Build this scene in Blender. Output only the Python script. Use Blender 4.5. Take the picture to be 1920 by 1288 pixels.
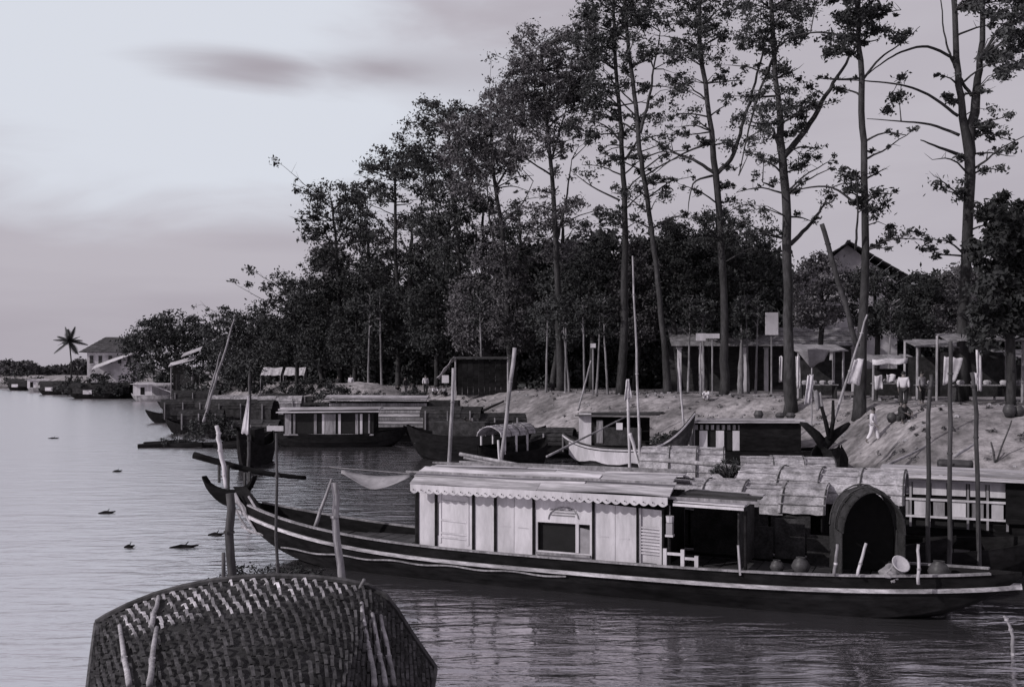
import bpy, math, random
import numpy as np
from math import sin, cos, pi, radians as R
from mathutils import Vector, Matrix

random.seed(7)
rng = np.random.default_rng(7)
S = bpy.context.scene
COL = S.collection
for o in list(bpy.data.objects):
    bpy.data.objects.remove(o)

# ------------------------------------------------------------------ camera
FPX, HOR, CAMH = 1900.0, 690.0, 4.5      # focal length in 1920-wide pixels, horizon row, eye height
cd = bpy.data.cameras.new('camera')
cam = bpy.data.objects.new('camera', cd); COL.objects.link(cam)
cam.location = (0, 0, CAMH); cam.rotation_euler = (R(90), 0, 0)
cd.sensor_width = 36; cd.lens = 36 * FPX / 1920
cd.shift_y = (HOR - 644) / 1920
cd.clip_end = 6000; cd.clip_start = .1
S.camera = cam

# ------------------------------------------------------------------ world, sun, exposure
SUN_DIR = Vector((-0.80, -0.42, 0.52)).normalized()     # towards the sun: left of and behind the camera
el = math.asin(SUN_DIR.z)
w = bpy.data.worlds.new('World'); S.world = w; w.use_nodes = True
nt = w.node_tree; nt.nodes.clear()
def N(t, **k):
    n = nt.nodes.new(t)
    for a, b in k.items():
        setattr(n, a, b)
    return n
out = N('ShaderNodeOutputWorld'); bg = N('ShaderNodeBackground'); bg.inputs['Strength'].default_value = 0.10
sky = N('ShaderNodeTexSky', sky_type='NISHITA', sun_disc=False)
sky.sun_elevation = el; sky.sun_rotation = math.atan2(SUN_DIR.x, SUN_DIR.y)
sky.air_density = 1.0; sky.dust_density = 3.0; sky.altitude = 0
hs = N('ShaderNodeHueSaturation'); hs.inputs['Saturation'].default_value = .12
tc = N('ShaderNodeTexCoord')
# overcast veil with long soft streaks and one bright opening
mp = N('ShaderNodeMapping'); mp.inputs['Scale'].default_value = (1.0, 1.0, 4.2)
cl = N('ShaderNodeTexNoise'); cl.inputs['Scale'].default_value = 2.1; cl.inputs['Detail'].default_value = 6; cl.inputs['Roughness'].default_value = .5
cl.inputs['Distortion'].default_value = .5
cr = N('ShaderNodeValToRGB'); cr.color_ramp.elements[0].position = .36; cr.color_ramp.elements[1].position = .62
cr.color_ramp.elements[0].color = (3.95, 3.62, 4.12, 1); cr.color_ramp.elements[1].color = (4.6, 4.3, 4.8, 1)
mix = N('ShaderNodeMixRGB'); mix.inputs[0].default_value = .88
L = nt.links.new
nrm = N('ShaderNodeVectorMath', operation='NORMALIZE')
L(tc.outputs['Generated'], mp.inputs[0]); L(mp.outputs[0], cl.inputs['Vector']); L(tc.outputs['Generated'], nrm.inputs[0])
cl2 = N('ShaderNodeTexNoise'); cl2.inputs['Scale'].default_value = 3.4; cl2.inputs['Detail'].default_value = 5; cl2.inputs['Distortion'].default_value = .6
L(mp.outputs[0], cl2.inputs['Vector'])
def cloud_bank(px, py, a, b, lo, hi, ragged):
    """soft mask round one direction of the sky, a/b = half width/height, broken up by cloud noise"""
    d = Vector(((px - 960) / FPX, 1, (HOR - py) / FPX)).normalized()
    sb = N('ShaderNodeVectorMath', operation='SUBTRACT'); sb.inputs[1].default_value = d
    ml = N('ShaderNodeVectorMath', operation='MULTIPLY'); ml.inputs[1].default_value = (1 / a, 1.2, 1 / b)
    ln = N('ShaderNodeVectorMath', operation='LENGTH')
    ad = N('ShaderNodeMath', operation='MULTIPLY_ADD'); ad.inputs[1].default_value = -ragged
    ad2 = N('ShaderNodeMath', operation='ADD'); ad2.inputs[1].default_value = ragged * .5
    mr = N('ShaderNodeMapRange', interpolation_type='SMOOTHSTEP'); mr.inputs['From Min'].default_value = hi; mr.inputs['From Max'].default_value = lo
    L(nrm.outputs[0], sb.inputs[0]); L(sb.outputs[0], ml.inputs[0]); L(ml.outputs[0], ln.inputs[0])
    L(cl2.outputs['Fac'], ad.inputs[0]); L(ln.outputs['Value'], ad.inputs[2]); L(ad.outputs[0], ad2.inputs[0]); L(ad2.outputs[0], mr.inputs['Value'])
    return mr
br = cloud_bank(300, 120, .34, .15, .55, 1.15, 1.1)
st = cloud_bank(500, 128, .085, .017, .1, 1.5, 2.6); st_b = cloud_bank(715, 128, .095, .022, .1, 1.5, 2.8); st_c = N('ShaderNodeMath', operation='MAXIMUM'); L(st.outputs[0], st_c.inputs[0]); L(st_b.outputs[0], st_c.inputs[1]); st = st_c
mix2 = N('ShaderNodeMixRGB'); mix2.inputs[2].default_value = (6.1, 6.35, 7.0, 1)
mix3 = N('ShaderNodeMixRGB'); mix3.inputs[2].default_value = (3.6, 3.35, 3.75, 1)
L(sky.outputs[0], hs.inputs['Color']); L(hs.outputs[0], mix.inputs[1])
L(cl.outputs['Fac'], cr.inputs[0]); L(cr.outputs[0], mix.inputs[2])
L(br.outputs[0], mix2.inputs[0]); L(mix.outputs[0], mix2.inputs[1])
L(st.outputs[0], mix3.inputs[0]); L(mix2.outputs[0], mix3.inputs[1]); L(mix3.outputs[0], bg.inputs['Color']); L(bg.outputs[0], out.inputs['Surface'])

sd = bpy.data.lights.new('sun', 'SUN'); sd.energy = 2.6; sd.angle = R(.6); sd.color = (1, .965, .95)
sun = bpy.data.objects.new('sun', sd); COL.objects.link(sun)
sun.rotation_euler = SUN_DIR.to_track_quat('Z', 'Y').to_euler()
sun.location = SUN_DIR * 60

S.view_settings.view_transform = 'Standard'; S.view_settings.look = 'None'
S.view_settings.exposure = 0.17; S.view_settings.gamma = 1; S.view_settings.use_curve_mapping = False
S.render.engine = 'CYCLES'
S.cycles.max_bounces = 6; S.cycles.transparent_max_bounces = 4; S.cycles.volume_bounces = 0

# ------------------------------------------------------------------ pixel -> place
def P(px, py, Y):
    return Vector(((px - 960) / FPX * Y, Y, CAMH - (py - HOR) / FPX * Y))

# ------------------------------------------------------------------ materials
MATS = {}
def mat(name, v, tint=(1, .955, 1.03), var=.35, scale=6, stretch=(1, 1, 1), rough=.8, bump=.3, bdist=.01, spec=.25, detail=5, piece=.12, stain=.25):
    """grey-mauve weathered surface: noise grain, larger stains and a per-piece tone"""
    if name in MATS:
        return MATS[name]
    m = bpy.data.materials.new(name); m.use_nodes = True; MATS[name] = m
    t = m.node_tree; b = t.nodes['Principled BSDF']
    def n(ty, **k):
        x = t.nodes.new(ty)
        for a, c in k.items(): setattr(x, a, c)
        return x
    tc = n('ShaderNodeTexCoord'); mp = n('ShaderNodeMapping'); mp.inputs['Scale'].default_value = stretch
    t.links.new(tc.outputs['Object'], mp.inputs[0])
    oi = n('ShaderNodeObjectInfo')
    off = n('ShaderNodeVectorMath', operation='ADD')
    sc = n('ShaderNodeMath', operation='MULTIPLY'); sc.inputs[1].default_value = 37.0
    t.links.new(oi.outputs['Random'], sc.inputs[0]); t.links.new(mp.outputs[0], off.inputs[0]); t.links.new(sc.outputs[0], off.inputs[1])
    no = n('ShaderNodeTexNoise'); no.inputs['Scale'].default_value = scale; no.inputs['Detail'].default_value = detail; no.inputs['Roughness'].default_value = .65
    t.links.new(off.outputs[0], no.inputs['Vector'])
    no2 = n('ShaderNodeTexNoise'); no2.inputs['Scale'].default_value = scale * .17; no2.inputs['Detail'].default_value = 3
    t.links.new(off.outputs[0], no2.inputs['Vector'])
    rp = n('ShaderNodeMapRange'); rp.inputs['From Min'].default_value = .3; rp.inputs['From Max'].default_value = .7
    rp.inputs['To Min'].default_value = 1 - var; rp.inputs['To Max'].default_value = 1 + var
    t.links.new(no.outputs['Fac'], rp.inputs['Value'])
    rp2 = n('ShaderNodeMapRange'); rp2.inputs['From Min'].default_value = .35; rp2.inputs['From Max'].default_value = .65
    rp2.inputs['To Min'].default_value = 1 - stain; rp2.inputs['To Max'].default_value = 1 + stain * .4
    t.links.new(no2.outputs['Fac'], rp2.inputs['Value'])
    rp3 = n('ShaderNodeMapRange'); rp3.inputs['To Min'].default_value = 1 - piece; rp3.inputs['To Max'].default_value = 1 + piece
    t.links.new(oi.outputs['Random'], rp3.inputs['Value'])
    m1 = n('ShaderNodeMath', operation='MULTIPLY'); m2 = n('ShaderNodeMath', operation='MULTIPLY')
    t.links.new(rp.outputs[0], m1.inputs[0]); t.links.new(rp2.outputs[0], m1.inputs[1])
    t.links.new(m1.outputs[0], m2.inputs[0]); t.links.new(rp3.outputs[0], m2.inputs[1])
    vm = n('ShaderNodeVectorMath', operation='SCALE'); vm.inputs[0].default_value = (v * tint[0], v * tint[1], v * tint[2])
    t.links.new(m2.outputs[0], vm.inputs['Scale'])
    t.links.new(vm.outputs[0], b.inputs['Base Color'])
    b.inputs['Roughness'].default_value = rough
    b.inputs['Specular IOR Level'].default_value = spec
    if bump:
        bp = n('ShaderNodeBump'); bp.inputs['Strength'].default_value = bump; bp.inputs['Distance'].default_value = bdist
        t.links.new(no.outputs['Fac'], bp.inputs['Height']); t.links.new(bp.outputs[0], b.inputs['Normal'])
    return m

M = dict(
    white=mat('white_paint', .46, var=.10, scale=9, stretch=(2, 2, .5), rough=.65, stain=.22, piece=.08),
    strake=mat('worn_white_strake', .40, var=.5, scale=7, stretch=(.6, 3, 3), rough=.7, stain=.55),
    wood=mat('weathered_wood', .22, var=.45, scale=14, stretch=(1, 1, .15), stain=.4),
    plank=mat('roof_plank', .42, var=.4, scale=10, stretch=(.2, 2, 2), stain=.45, piece=.3),
    dark=mat('tarred_wood', .012, var=.5, scale=8, stretch=(.3, 1, 1), rough=.9, spec=.04, stain=.4),
    dwood=mat('dark_wood', .04, var=.5, scale=10, stretch=(.3, 1, 1), rough=.7, stain=.4),
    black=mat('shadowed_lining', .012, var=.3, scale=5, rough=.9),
    bark=mat('bark', .034, var=.55, scale=7, stretch=(1, 1, .35), bump=.8, bdist=.04, stain=.5),
    pale_bark=mat('pale_bark', .17, var=.5, scale=7, stretch=(1, 1, .35), bump=.8, bdist=.04, stain=.5),
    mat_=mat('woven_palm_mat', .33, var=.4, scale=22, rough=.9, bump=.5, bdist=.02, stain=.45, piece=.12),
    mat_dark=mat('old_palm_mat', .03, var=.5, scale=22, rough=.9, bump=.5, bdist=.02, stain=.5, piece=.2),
    pole=mat('bare_pole', .30, var=.4, scale=16, stretch=(1, 1, .2), stain=.4),
    dpole=mat('wet_dark_pole', .055, var=.5, scale=16, stretch=(1, 1, .2), stain=.5),
    cloth=mat('pale_cloth', .55, var=.12, scale=6, rough=.95, bump=.3, bdist=.03, stain=.2),
    grey=mat('grey_cloth', .22, var=.2, scale=6, rough=.95),
    dcloth=mat('dark_cloth', .03, var=.3, scale=6, rough=.95),
    skin=mat('skin', .13, tint=(1.08, .95, .95), var=.08, scale=8, rough=.6, bump=0),
    hair=mat('hair', .012, var=.2, scale=30, rough=.5),
    wall=mat('limewashed_wall', .50, var=.15, scale=2, stain=.4),
    thatch=mat('thatch', .20, var=.5, scale=12, stretch=(1, 1, .3), bump=.8, bdist=.05, stain=.4),
    tile=mat('roof_tile', .07, var=.4, scale=6, stain=.4),
    leaf=mat('leaf', .048, tint=(.98, 1.0, 1.04), var=.5, scale=.9, rough=.75, bump=0, stain=.5, piece=.15, spec=.12),
    leaf2=mat('leaf_paler', .095, tint=(1, .95, 1.03), var=.5, scale=.9, rough=.75, bump=0, stain=.5, piece=.15, spec=.12),
    pot=mat('clay_pot', .05, var=.3, scale=12, rough=.5),
    rope=mat('rope', .16, var=.3, scale=40),
)

# ------------------------------------------------------------------ mesh builder
class MB:
    def __init__(s): s.v = []; s.f = []
    def add(s, vs, fs):
        n = len(s.v); s.v += [tuple(x) for x in vs]; s.f += [tuple(i + n for i in f) for f in fs]; return s
    def box(s, c, d, rot=None):
        hx, hy, hz = d[0] / 2, d[1] / 2, d[2] / 2
        q = [Vector((x, y, z)) for x in (-hx, hx) for y in (-hy, hy) for z in (-hz, hz)]
        if rot is not None: q = [rot @ a for a in q]
        c = Vector(c)
        return s.add([a + c for a in q], [(0, 1, 3, 2), (4, 6, 7, 5), (0, 4, 5, 1), (2, 3, 7, 6), (0, 2, 6, 4), (1, 5, 7, 3)])
    def bar(s, a, b, wd, ht, up=(0, 0, 1)):
        a = Vector(a); b = Vector(b); x = (b - a).normalized(); u = Vector(up)
        y = u.cross(x)
        if y.length < 1e-4: y = Vector((0, 1, 0)).cross(x)
        y.normalize(); z = x.cross(y)
        m = Matrix((x, y, z)).transposed()
        return s.box((a + b) / 2, ((b - a).length, wd, ht), m)
    def tube(s, pts, rad, n=6, cap=True):
        pts = [Vector(p) for p in pts]
        if not hasattr(rad, '__len__'): rad = [rad] * len(pts)
        vs = []; ref = Vector((0.3, 1, .1)).normalized()
        for i, p in enumerate(pts):
            d = (pts[min(i + 1, len(pts) - 1)] - pts[max(i - 1, 0)]).normalized()
            a = d.cross(ref)
            if a.length < .05: a = d.cross(Vector((1, 0, 0)))
            a.normalize(); b = d.cross(a)
            for k in range(n):
                t = 2 * pi * k / n
                vs.append(p + (a * cos(t) + b * sin(t)) * rad[i])
        fs = [(i * n + k, i * n + (k + 1) % n, (i + 1) * n + (k + 1) % n, (i + 1) * n + k) for i in range(len(pts) - 1) for k in range(n)]
        if cap: fs += [tuple(reversed(range(n))), tuple((len(pts) - 1) * n + k for k in range(n))]
        return s.add(vs, fs)
    def lathe(s, c, prof, n=12):
        c = Vector(c); vs = []
        for r, z in prof:
            for k in range(n):
                t = 2 * pi * k / n; vs.append(c + Vector((r * cos(t), r * sin(t), z)))
        return s.add(vs, [(i * n + k, i * n + (k + 1) % n, (i + 1) * n + (k + 1) % n, (i + 1) * n + k) for i in range(len(prof) - 1) for k in range(n)])
    def grid(s, rows, thick=0, close=False):
        """rows: list of equally long point rows; a sheet, optionally given thickness along its normals"""
        r = len(rows); c = len(rows[0])
        g = [[Vector(p) for p in row] for row in rows]
        fs = [(i * c + j, i * c + j + 1, (i + 1) * c + j + 1, (i + 1) * c + j) for i in range(r - 1) for j in range(c - 1)]
        if not thick:
            return s.add([p for row in g for p in row], fs)
        nv = []
        for i in range(r):
            for j in range(c):
                a = g[min(i + 1, r - 1)][j] - g[max(i - 1, 0)][j]; b = g[i][min(j + 1, c - 1)] - g[i][max(j - 1, 0)]
                nn = a.cross(b); nn = nn.normalized() if nn.length > 1e-9 else Vector((0, 0, 1))
                nv.append(g[i][j] - nn * thick)
        top = [p for row in g for p in row]; o = r * c
        fs2 = [tuple(x + o for x in reversed(f)) for f in fs]
        ed = []
        for j in range(c - 1):
            ed.append((j + 1, j, j + o, j + 1 + o)); k = (r - 1) * c + j; ed.append((k, k + 1, k + 1 + o, k + o))
        for i in range(r - 1):
            ed.append((i * c, (i + 1) * c, (i + 1) * c + o, i * c + o)); k = i * c + c - 1; ed.append((k + c, k, k + o, k + c + o))
        return s.add(top + nv, fs + fs2 + ed)
    def mesh(s, name, m, smooth=False):
        me = bpy.data.meshes.new(name); me.from_pydata(s.v, [], s.f); me.materials.append(m)
        if smooth: me.polygons.foreach_set('use_smooth', [True] * len(me.polygons))
        me.update(); return me
    def build(s, name, m, parent=None, smooth=False, bevel=0):
        o = bpy.data.objects.new(name, s.mesh(name, m, smooth)); COL.objects.link(o)
        if parent: o.parent = parent
        if bevel:
            b = o.modifiers.new('bevel', 'BEVEL'); b.width = bevel; b.segments = 1
        return o

def tag(o, label=None, cat=None, group=None, kind=None):
    if label: o['label'] = label
    if cat: o['category'] = cat
    if group: o['group'] = group
    if kind: o['kind'] = kind
    return o
def thing(name, label, cat, loc=(0, 0, 0), rz=0, group=None):
    o = bpy.data.objects.new(name, None); COL.objects.link(o)
    o.location = loc; o.rotation_euler = (0, 0, rz); o.empty_display_size = .3
    return tag(o, label, cat, group)
def inst(src, parent, loc=None, name=None):
    o = src.copy(); COL.objects.link(o); o.parent = parent
    if loc is not None: o.location = loc
    return o

# ------------------------------------------------------------------ ground and water
SH = [(70, 20), (30, 30), (17.2, 33.5), (13.6, 36), (13.3, 46), (4.0, 54), (-5.7, 68), (-17, 88), (-36.8, 122), (-57, 152), (-88, 200), (-114, 226), (-320, 290), (-1500, 520)]
OD = Vector((.6, .8)); TD = Vector((-.8, .6))
SHT = [(TD.dot(Vector(p)), OD.dot(Vector(p))) for p in SH]
def shore_o(t): return float(np.interp(t, [a for a, b in SHT], [b for a, b in SHT]))
def hgt(o, t):
    k = min(max(o / 7.0, 0), 1); k = k * k * (3 - 2 * k) * .5 + k * .5
    z = 2.85 * k if o > 0 else .35 * o
    z = max(z, -1.2)
    amp = .045 * min(max(o + .3, 0), 1)
    z += amp * (sin(t * .9 + o * .7) + sin(t * .37 - o * 1.1 + 2) + .6 * sin(t * 2.3 + o * 1.9) + .5 * sin(t * 4.1 - o * 3.2))
    return z
def ground_z(X, Y):
    p = Vector((X, Y)); t = TD.dot(p); return hgt(OD.dot(p) - shore_o(t), t)
def on_ground(px, py):
    Y = 20.0
    while Y < 400:
        q = P(px, py, Y)
        if ground_z(q.x, q.y) > q.z: return Vector((q.x, q.y, ground_z(q.x, q.y)))
        Y += .1
    return q
ts = list(np.arange(-60, 120, .8)) + list(np.arange(120, 420, 6)) + list(np.arange(420, 1600, 80))
os_ = [-6, -3, -1.5, -.6] + list(np.arange(0, 14, .6)) + [15, 17, 20, 24, 30, 40, 60, 100, 200, 500, 1500, 3500]
g = MB(); rows = []
for o in os_:
    row = []
    for t in ts:
        so = shore_o(t); p = OD * (so + o) + TD * t
        z = hgt(o, t) if o < 60 else 2.85
        row.append((p.x, p.y, z))
    rows.append(row)
g.grid(rows)
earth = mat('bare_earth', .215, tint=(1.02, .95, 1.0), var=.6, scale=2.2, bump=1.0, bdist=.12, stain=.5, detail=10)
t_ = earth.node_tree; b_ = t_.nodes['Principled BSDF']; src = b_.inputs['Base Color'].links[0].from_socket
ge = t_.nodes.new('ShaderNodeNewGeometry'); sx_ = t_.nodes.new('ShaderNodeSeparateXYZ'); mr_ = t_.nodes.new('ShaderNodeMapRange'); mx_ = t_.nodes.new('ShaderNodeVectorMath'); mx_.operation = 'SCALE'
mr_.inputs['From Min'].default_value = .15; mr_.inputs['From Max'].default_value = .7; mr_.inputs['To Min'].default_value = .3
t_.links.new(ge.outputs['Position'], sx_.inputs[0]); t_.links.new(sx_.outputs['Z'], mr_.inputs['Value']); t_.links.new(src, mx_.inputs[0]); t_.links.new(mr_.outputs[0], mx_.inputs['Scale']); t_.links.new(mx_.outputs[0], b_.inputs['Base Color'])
tag(g.build('ground', earth, smooth=True), kind='structure')

wm = bpy.data.materials.new('river_water'); wm.use_nodes = True; MATS['river_water'] = wm
t = wm.node_tree; b = t.nodes['Principled BSDF']
b.inputs['Base Color'].default_value = (.93, .90, .95, 1); b.inputs['Roughness'].default_value = .07; b.inputs['Metallic'].default_value = .93
b.inputs['IOR'].default_value = 5.0; b.inputs['Specular IOR Level'].default_value = .5
tcn = t.nodes.new('ShaderNodeTexCoord')
hsum = None
for sc, st, wt, dist in ((.75, (.5, 1.5, 1), 1.0, .5), (1.7, (.45, 1.5, 1), .62, .9), (5, (.5, 1.5, 1), .09, .4)):
    mpn = t.nodes.new('ShaderNodeMapping'); mpn.inputs['Scale'].default_value = st; mpn.inputs['Rotation'].default_value = (0, 0, R(-8))
    nn = t.nodes.new('ShaderNodeTexNoise'); nn.inputs['Scale'].default_value = sc; nn.inputs['Detail'].default_value = 4; nn.inputs['Distortion'].default_value = dist
    t.links.new(tcn.outputs['Object'], mpn.inputs[0]); t.links.new(mpn.outputs[0], nn.inputs['Vector'])
    mu = t.nodes.new('ShaderNodeMath'); mu.operation = 'MULTIPLY'; mu.inputs[1].default_value = wt
    t.links.new(nn.outputs['Fac'], mu.inputs[0])
    if hsum is None: hsum = mu
    else:
        ad = t.nodes.new('ShaderNodeMath'); ad.operation = 'ADD'; t.links.new(hsum.outputs[0], ad.inputs[0]); t.links.new(mu.outputs[0], ad.inputs[1]); hsum = ad
bp = t.nodes.new('ShaderNodeBump'); bp.inputs['Strength'].default_value = .7; bp.inputs['Distance'].default_value = .075
t.links.new(hsum.outputs[0], bp.inputs['Height']); t.links.new(bp.outputs[0], b.inputs['Normal'])
geo = t.nodes.new('ShaderNodeNewGeometry'); dp = t.nodes.new('ShaderNodeVectorMath'); dp.operation = 'DOT_PRODUCT'; dp.inputs[1].default_value = (-1, -.27, 0)
wn = t.nodes.new('ShaderNodeTexNoise'); wn.inputs['Scale'].default_value = .09; wn.inputs['Detail'].default_value = 3
wa = t.nodes.new('ShaderNodeMath'); wa.operation = 'MULTIPLY_ADD'; wa.inputs[1].default_value = 9.0
wr = t.nodes.new('ShaderNodeMapRange'); wr.interpolation_type = 'SMOOTHSTEP'; wr.inputs['From Min'].default_value = 2.0; wr.inputs['From Max'].default_value = 7.5
t.links.new(geo.outputs['Position'], dp.inputs[0]); t.links.new(tcn.outputs['Object'], wn.inputs['Vector']); t.links.new(wn.outputs['Fac'], wa.inputs[0]); t.links.new(dp.outputs['Value'], wa.inputs[2]); t.links.new(wa.outputs[0], wr.inputs['Value'])
rg = t.nodes.new('ShaderNodeMapRange'); rg.inputs['To Min'].default_value = .06; rg.inputs['To Max'].default_value = .23     # smoother by the moorings -> rougher open river
bd = t.nodes.new('ShaderNodeMapRange'); bd.inputs['To Min'].default_value = .115; bd.inputs['To Max'].default_value = .075; t.links.new(wr.outputs[0], bd.inputs['Value']); t.links.new(bd.outputs[0], bp.inputs['Distance'])
t.links.new(wr.outputs[0], rg.inputs['Value']); t.links.new(rg.outputs[0], b.inputs['Roughness'])
mc = t.nodes.new('ShaderNodeMixRGB'); mc.inputs[1].default_value = (.50, .48, .52, 1); mc.inputs[2].default_value = (.66, .635, .67, 1)  # darker tint by the moorings: dark reflections painted into the water colour
t.links.new(wr.outputs[0], mc.inputs[0]); t.links.new(mc.outputs[0], b.inputs['Base Color'])
wmb = MB(); wmb.add([(-2500, -60, 0), (600, -60, 0), (600, 1200, 0), (-2500, 1200, 0)], [(0, 1, 2, 3)])
tag(wmb.build('water', wm), kind='structure')

# ------------------------------------------------------------------ leaves and trees
def leaf_mesh(name, cen, size, m, flat=0.0):
    n = len(cen)
    a = rng.normal(size=(n, 3)); a /= np.linalg.norm(a, axis=1)[:, None]
    b = rng.normal(size=(n, 3)); b -= (a * b).sum(1)[:, None] * a; b /= np.linalg.norm(b, axis=1)[:, None]
    s = size * rng.uniform(.6, 1.4, (n, 1))
    a = a * s; b = b * s * .45
    v = np.empty((n, 4, 3)); v[:, 0] = cen - a; v[:, 1] = cen + b; v[:, 2] = cen + a; v[:, 3] = cen - b
    me = bpy.data.meshes.new(name)
    me.vertices.add(n * 4); me.vertices.foreach_set('co', v.reshape(-1).astype(np.float32))
    me.loops.add(n * 4); me.loops.foreach_set('vertex_index', np.arange(n * 4, dtype=np.int32))
    me.polygons.add(n); me.polygons.foreach_set('loop_start', np.arange(0, n * 4, 4, dtype=np.int32))
    me.materials.append(m); me.update(calc_edges=True)
    return me
def clumps_to_leaves(cl, per):
    """cl: array (n,4) centres+radius -> leaf centres; each clump is a ragged ball denser at its rim"""
    out_ = []
    for x, y, z, r in cl:
        k = max(6, int(per * 1.35 * rng.uniform(.5, 1.5)))
        d = rng.normal(size=(k, 3)); d /= np.linalg.norm(d, axis=1)[:, None]
        d *= r * np.abs(rng.normal(.62, .42, (k, 1))) * np.array([1.2, 1.2, .85])
        out_.append(d + (x, y, z))
    return np.concatenate(out_)
def ellipse_clumps(e, Y, base, clump_px, depth):
    out_ = []
    for (cx, cy, rx, ry, dens) in e:
        n = max(3, int(dens * dens * (4.1 if Y < 66 else 4.4) * rx * ry / (clump_px ** 2)))
        for _ in range(n):
            a = random.uniform(0, 2 * pi); rr = math.sqrt(random.random())
            dy = random.uniform(-1, 1) * depth * math.sqrt(max(0.05, 1 - rr * rr))
            yy = Y + dy
            q = P(cx + rx * rr * cos(a), cy + ry * rr * sin(a), yy) - base
            out_.append((q.x, q.y, q.z, clump_px * random.uniform(.55, 1.35) / FPX * Y))
    return out_
def wob(pts, amp, sub=4):
    out_ = []
    P_ = [Vector(p) for p in pts]
    def cm(i, t):
        a = P_[max(i - 1, 0)]; b_ = P_[i]; c = P_[i + 1]; d = P_[min(i + 2, len(P_) - 1)]
        return .5 * ((2 * b_) + (c - a) * t + (2 * a - 5 * b_ + 4 * c - d) * t * t + (3 * b_ - a - 3 * c + d) * t ** 3)
    for i in range(len(pts) - 1):
        a = Vector(pts[i]); b_ = Vector(pts[i + 1])
        for k in range(sub):
            q = cm(i, k / sub)
            if i + k: q = q + Vector((random.uniform(-1, 1), random.uniform(-1, 1), 0)) * amp
            out_.append(q)
    out_.append(Vector(pts[-1])); return out_
def px_poly(pp, Y, base, ydrift=0):
    n = len(pp)
    return [P(a[0], a[1], Y + ydrift * i / max(1, n - 1)) - base for i, a in enumerate(pp)]
def tree(label, Y, trunk, limbs, ell, name='tall_tree', group='tall trees along the bank', clump=13, per=58, leafpx=3.0, depth=3.0, m='leaf', bark='bark', sink=.25):
    bx = trunk[0][0]; X = (bx - 960) / FPX * Y
    base = Vector((X, Y, ground_z(X, Y)))
    root = thing(name, label, 'tree', base, 0, group)
    k = Y / FPX
    pts = px_poly(trunk, Y, base); pts[0] = Vector((pts[0].x, pts[0].y, -sink))
    rad = [a[2] / 2 * k for a in trunk]
    w_ = wob(pts, rad[0] * .12); rr = []
    for i in range(len(pts) - 1):
        for q in range(4): rr.append(rad[i] + (rad[i + 1] - rad[i]) * q / 4)
    rr.append(rad[-1]); rr[0] *= 1.15; rr = [x * .76 for x in rr]
    tb = MB().tube(w_, rr, 8).build('trunk', M[bark], root, smooth=True)
    for lm in limbs:
        lp = px_poly(lm[:-2], Y, base, random.uniform(-2.5, 2.5)); r0, r1 = lm[-2] / 2 * k, lm[-1] / 4 * k
        lw = wob(lp, r0 * .3, 5); n = len(lw)
        MB().tube(lw, [r0 + (r1 - r0) * i / (n - 1) for i in range(n)], 6).build('limb', M[bark], root, smooth=True)
    cl_ = ellipse_clumps(ell, Y, base, clump, depth)
    if cl_:
        # twigs that carry the clumps, from the nearest point of trunk
        tw = MB()
        anchors = [p for p in w_[2:]]
        for lm in limbs:
            anchors += px_poly(lm[:-2], Y, base)
        for c in cl_[::2]:
            c3 = Vector(c[:3]); a = min(anchors, key=lambda q: (q - c3).length + max(0, q.z - c3.z) * 1.2)
            if (a - c3).length < 7:
                mid = a.lerp(c3, .55) + Vector((random.uniform(-.3, .3), random.uniform(-.3, .3), .25))
                tw.tube([a, mid, c3], [.045, .025, .01], 3, cap=False)
        if name == 'tall_tree':           # thin side branches with ragged sprays at their tips
            ext = []
            for _ in range(26):
                a = random.choice(w_[len(w_) // 3:]); sd = random.choice((-1, 1)); ln = random.uniform(25, 95) * k
                e = a + Vector((sd * ln, random.uniform(-1, 1) * ln * .7, random.uniform(-.1, .75) * ln)); mid = a.lerp(e, .5) + Vector((0, 0, ln * random.uniform(-.05, .18)))
                pp = wob([a, mid, e], ln * .03, 4); tw.tube(pp, [.05 * (1 - i / (len(pp))) + .008 for i in range(len(pp))], 4, cap=False)
                for q in range(3, len(pp)):
                    tip = pp[q] + Vector((random.uniform(-1, 1), random.uniform(-1, 1), random.uniform(-.3, .8))) * ln * .22; tw.tube([pp[q], tip], [.018, .006], 3, cap=False)
                    if random.random() < .6: ext.append((tip.x, tip.y, tip.z, random.uniform(2.5, 9) * k))
            cl_ += ext
        tw.build('twigs', M[bark], root)['kind'] = 'stuff'
        cen = clumps_to_leaves([c for c in cl_ if c[3] > 6 * k], per) if name != 'tall_tree' else np.concatenate([clumps_to_leaves([c for c in cl_ if c[3] > 6.5 * k], per), clumps_to_leaves([c for c in cl_ if c[3] <= 6.5 * k] or [(0, 0, 5, .1)], per * .3)])
        o = bpy.data.objects.new('crown', leaf_mesh('crown', cen, leafpx * k, M[m])); COL.objects.link(o); o.parent = root
    return root

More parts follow.
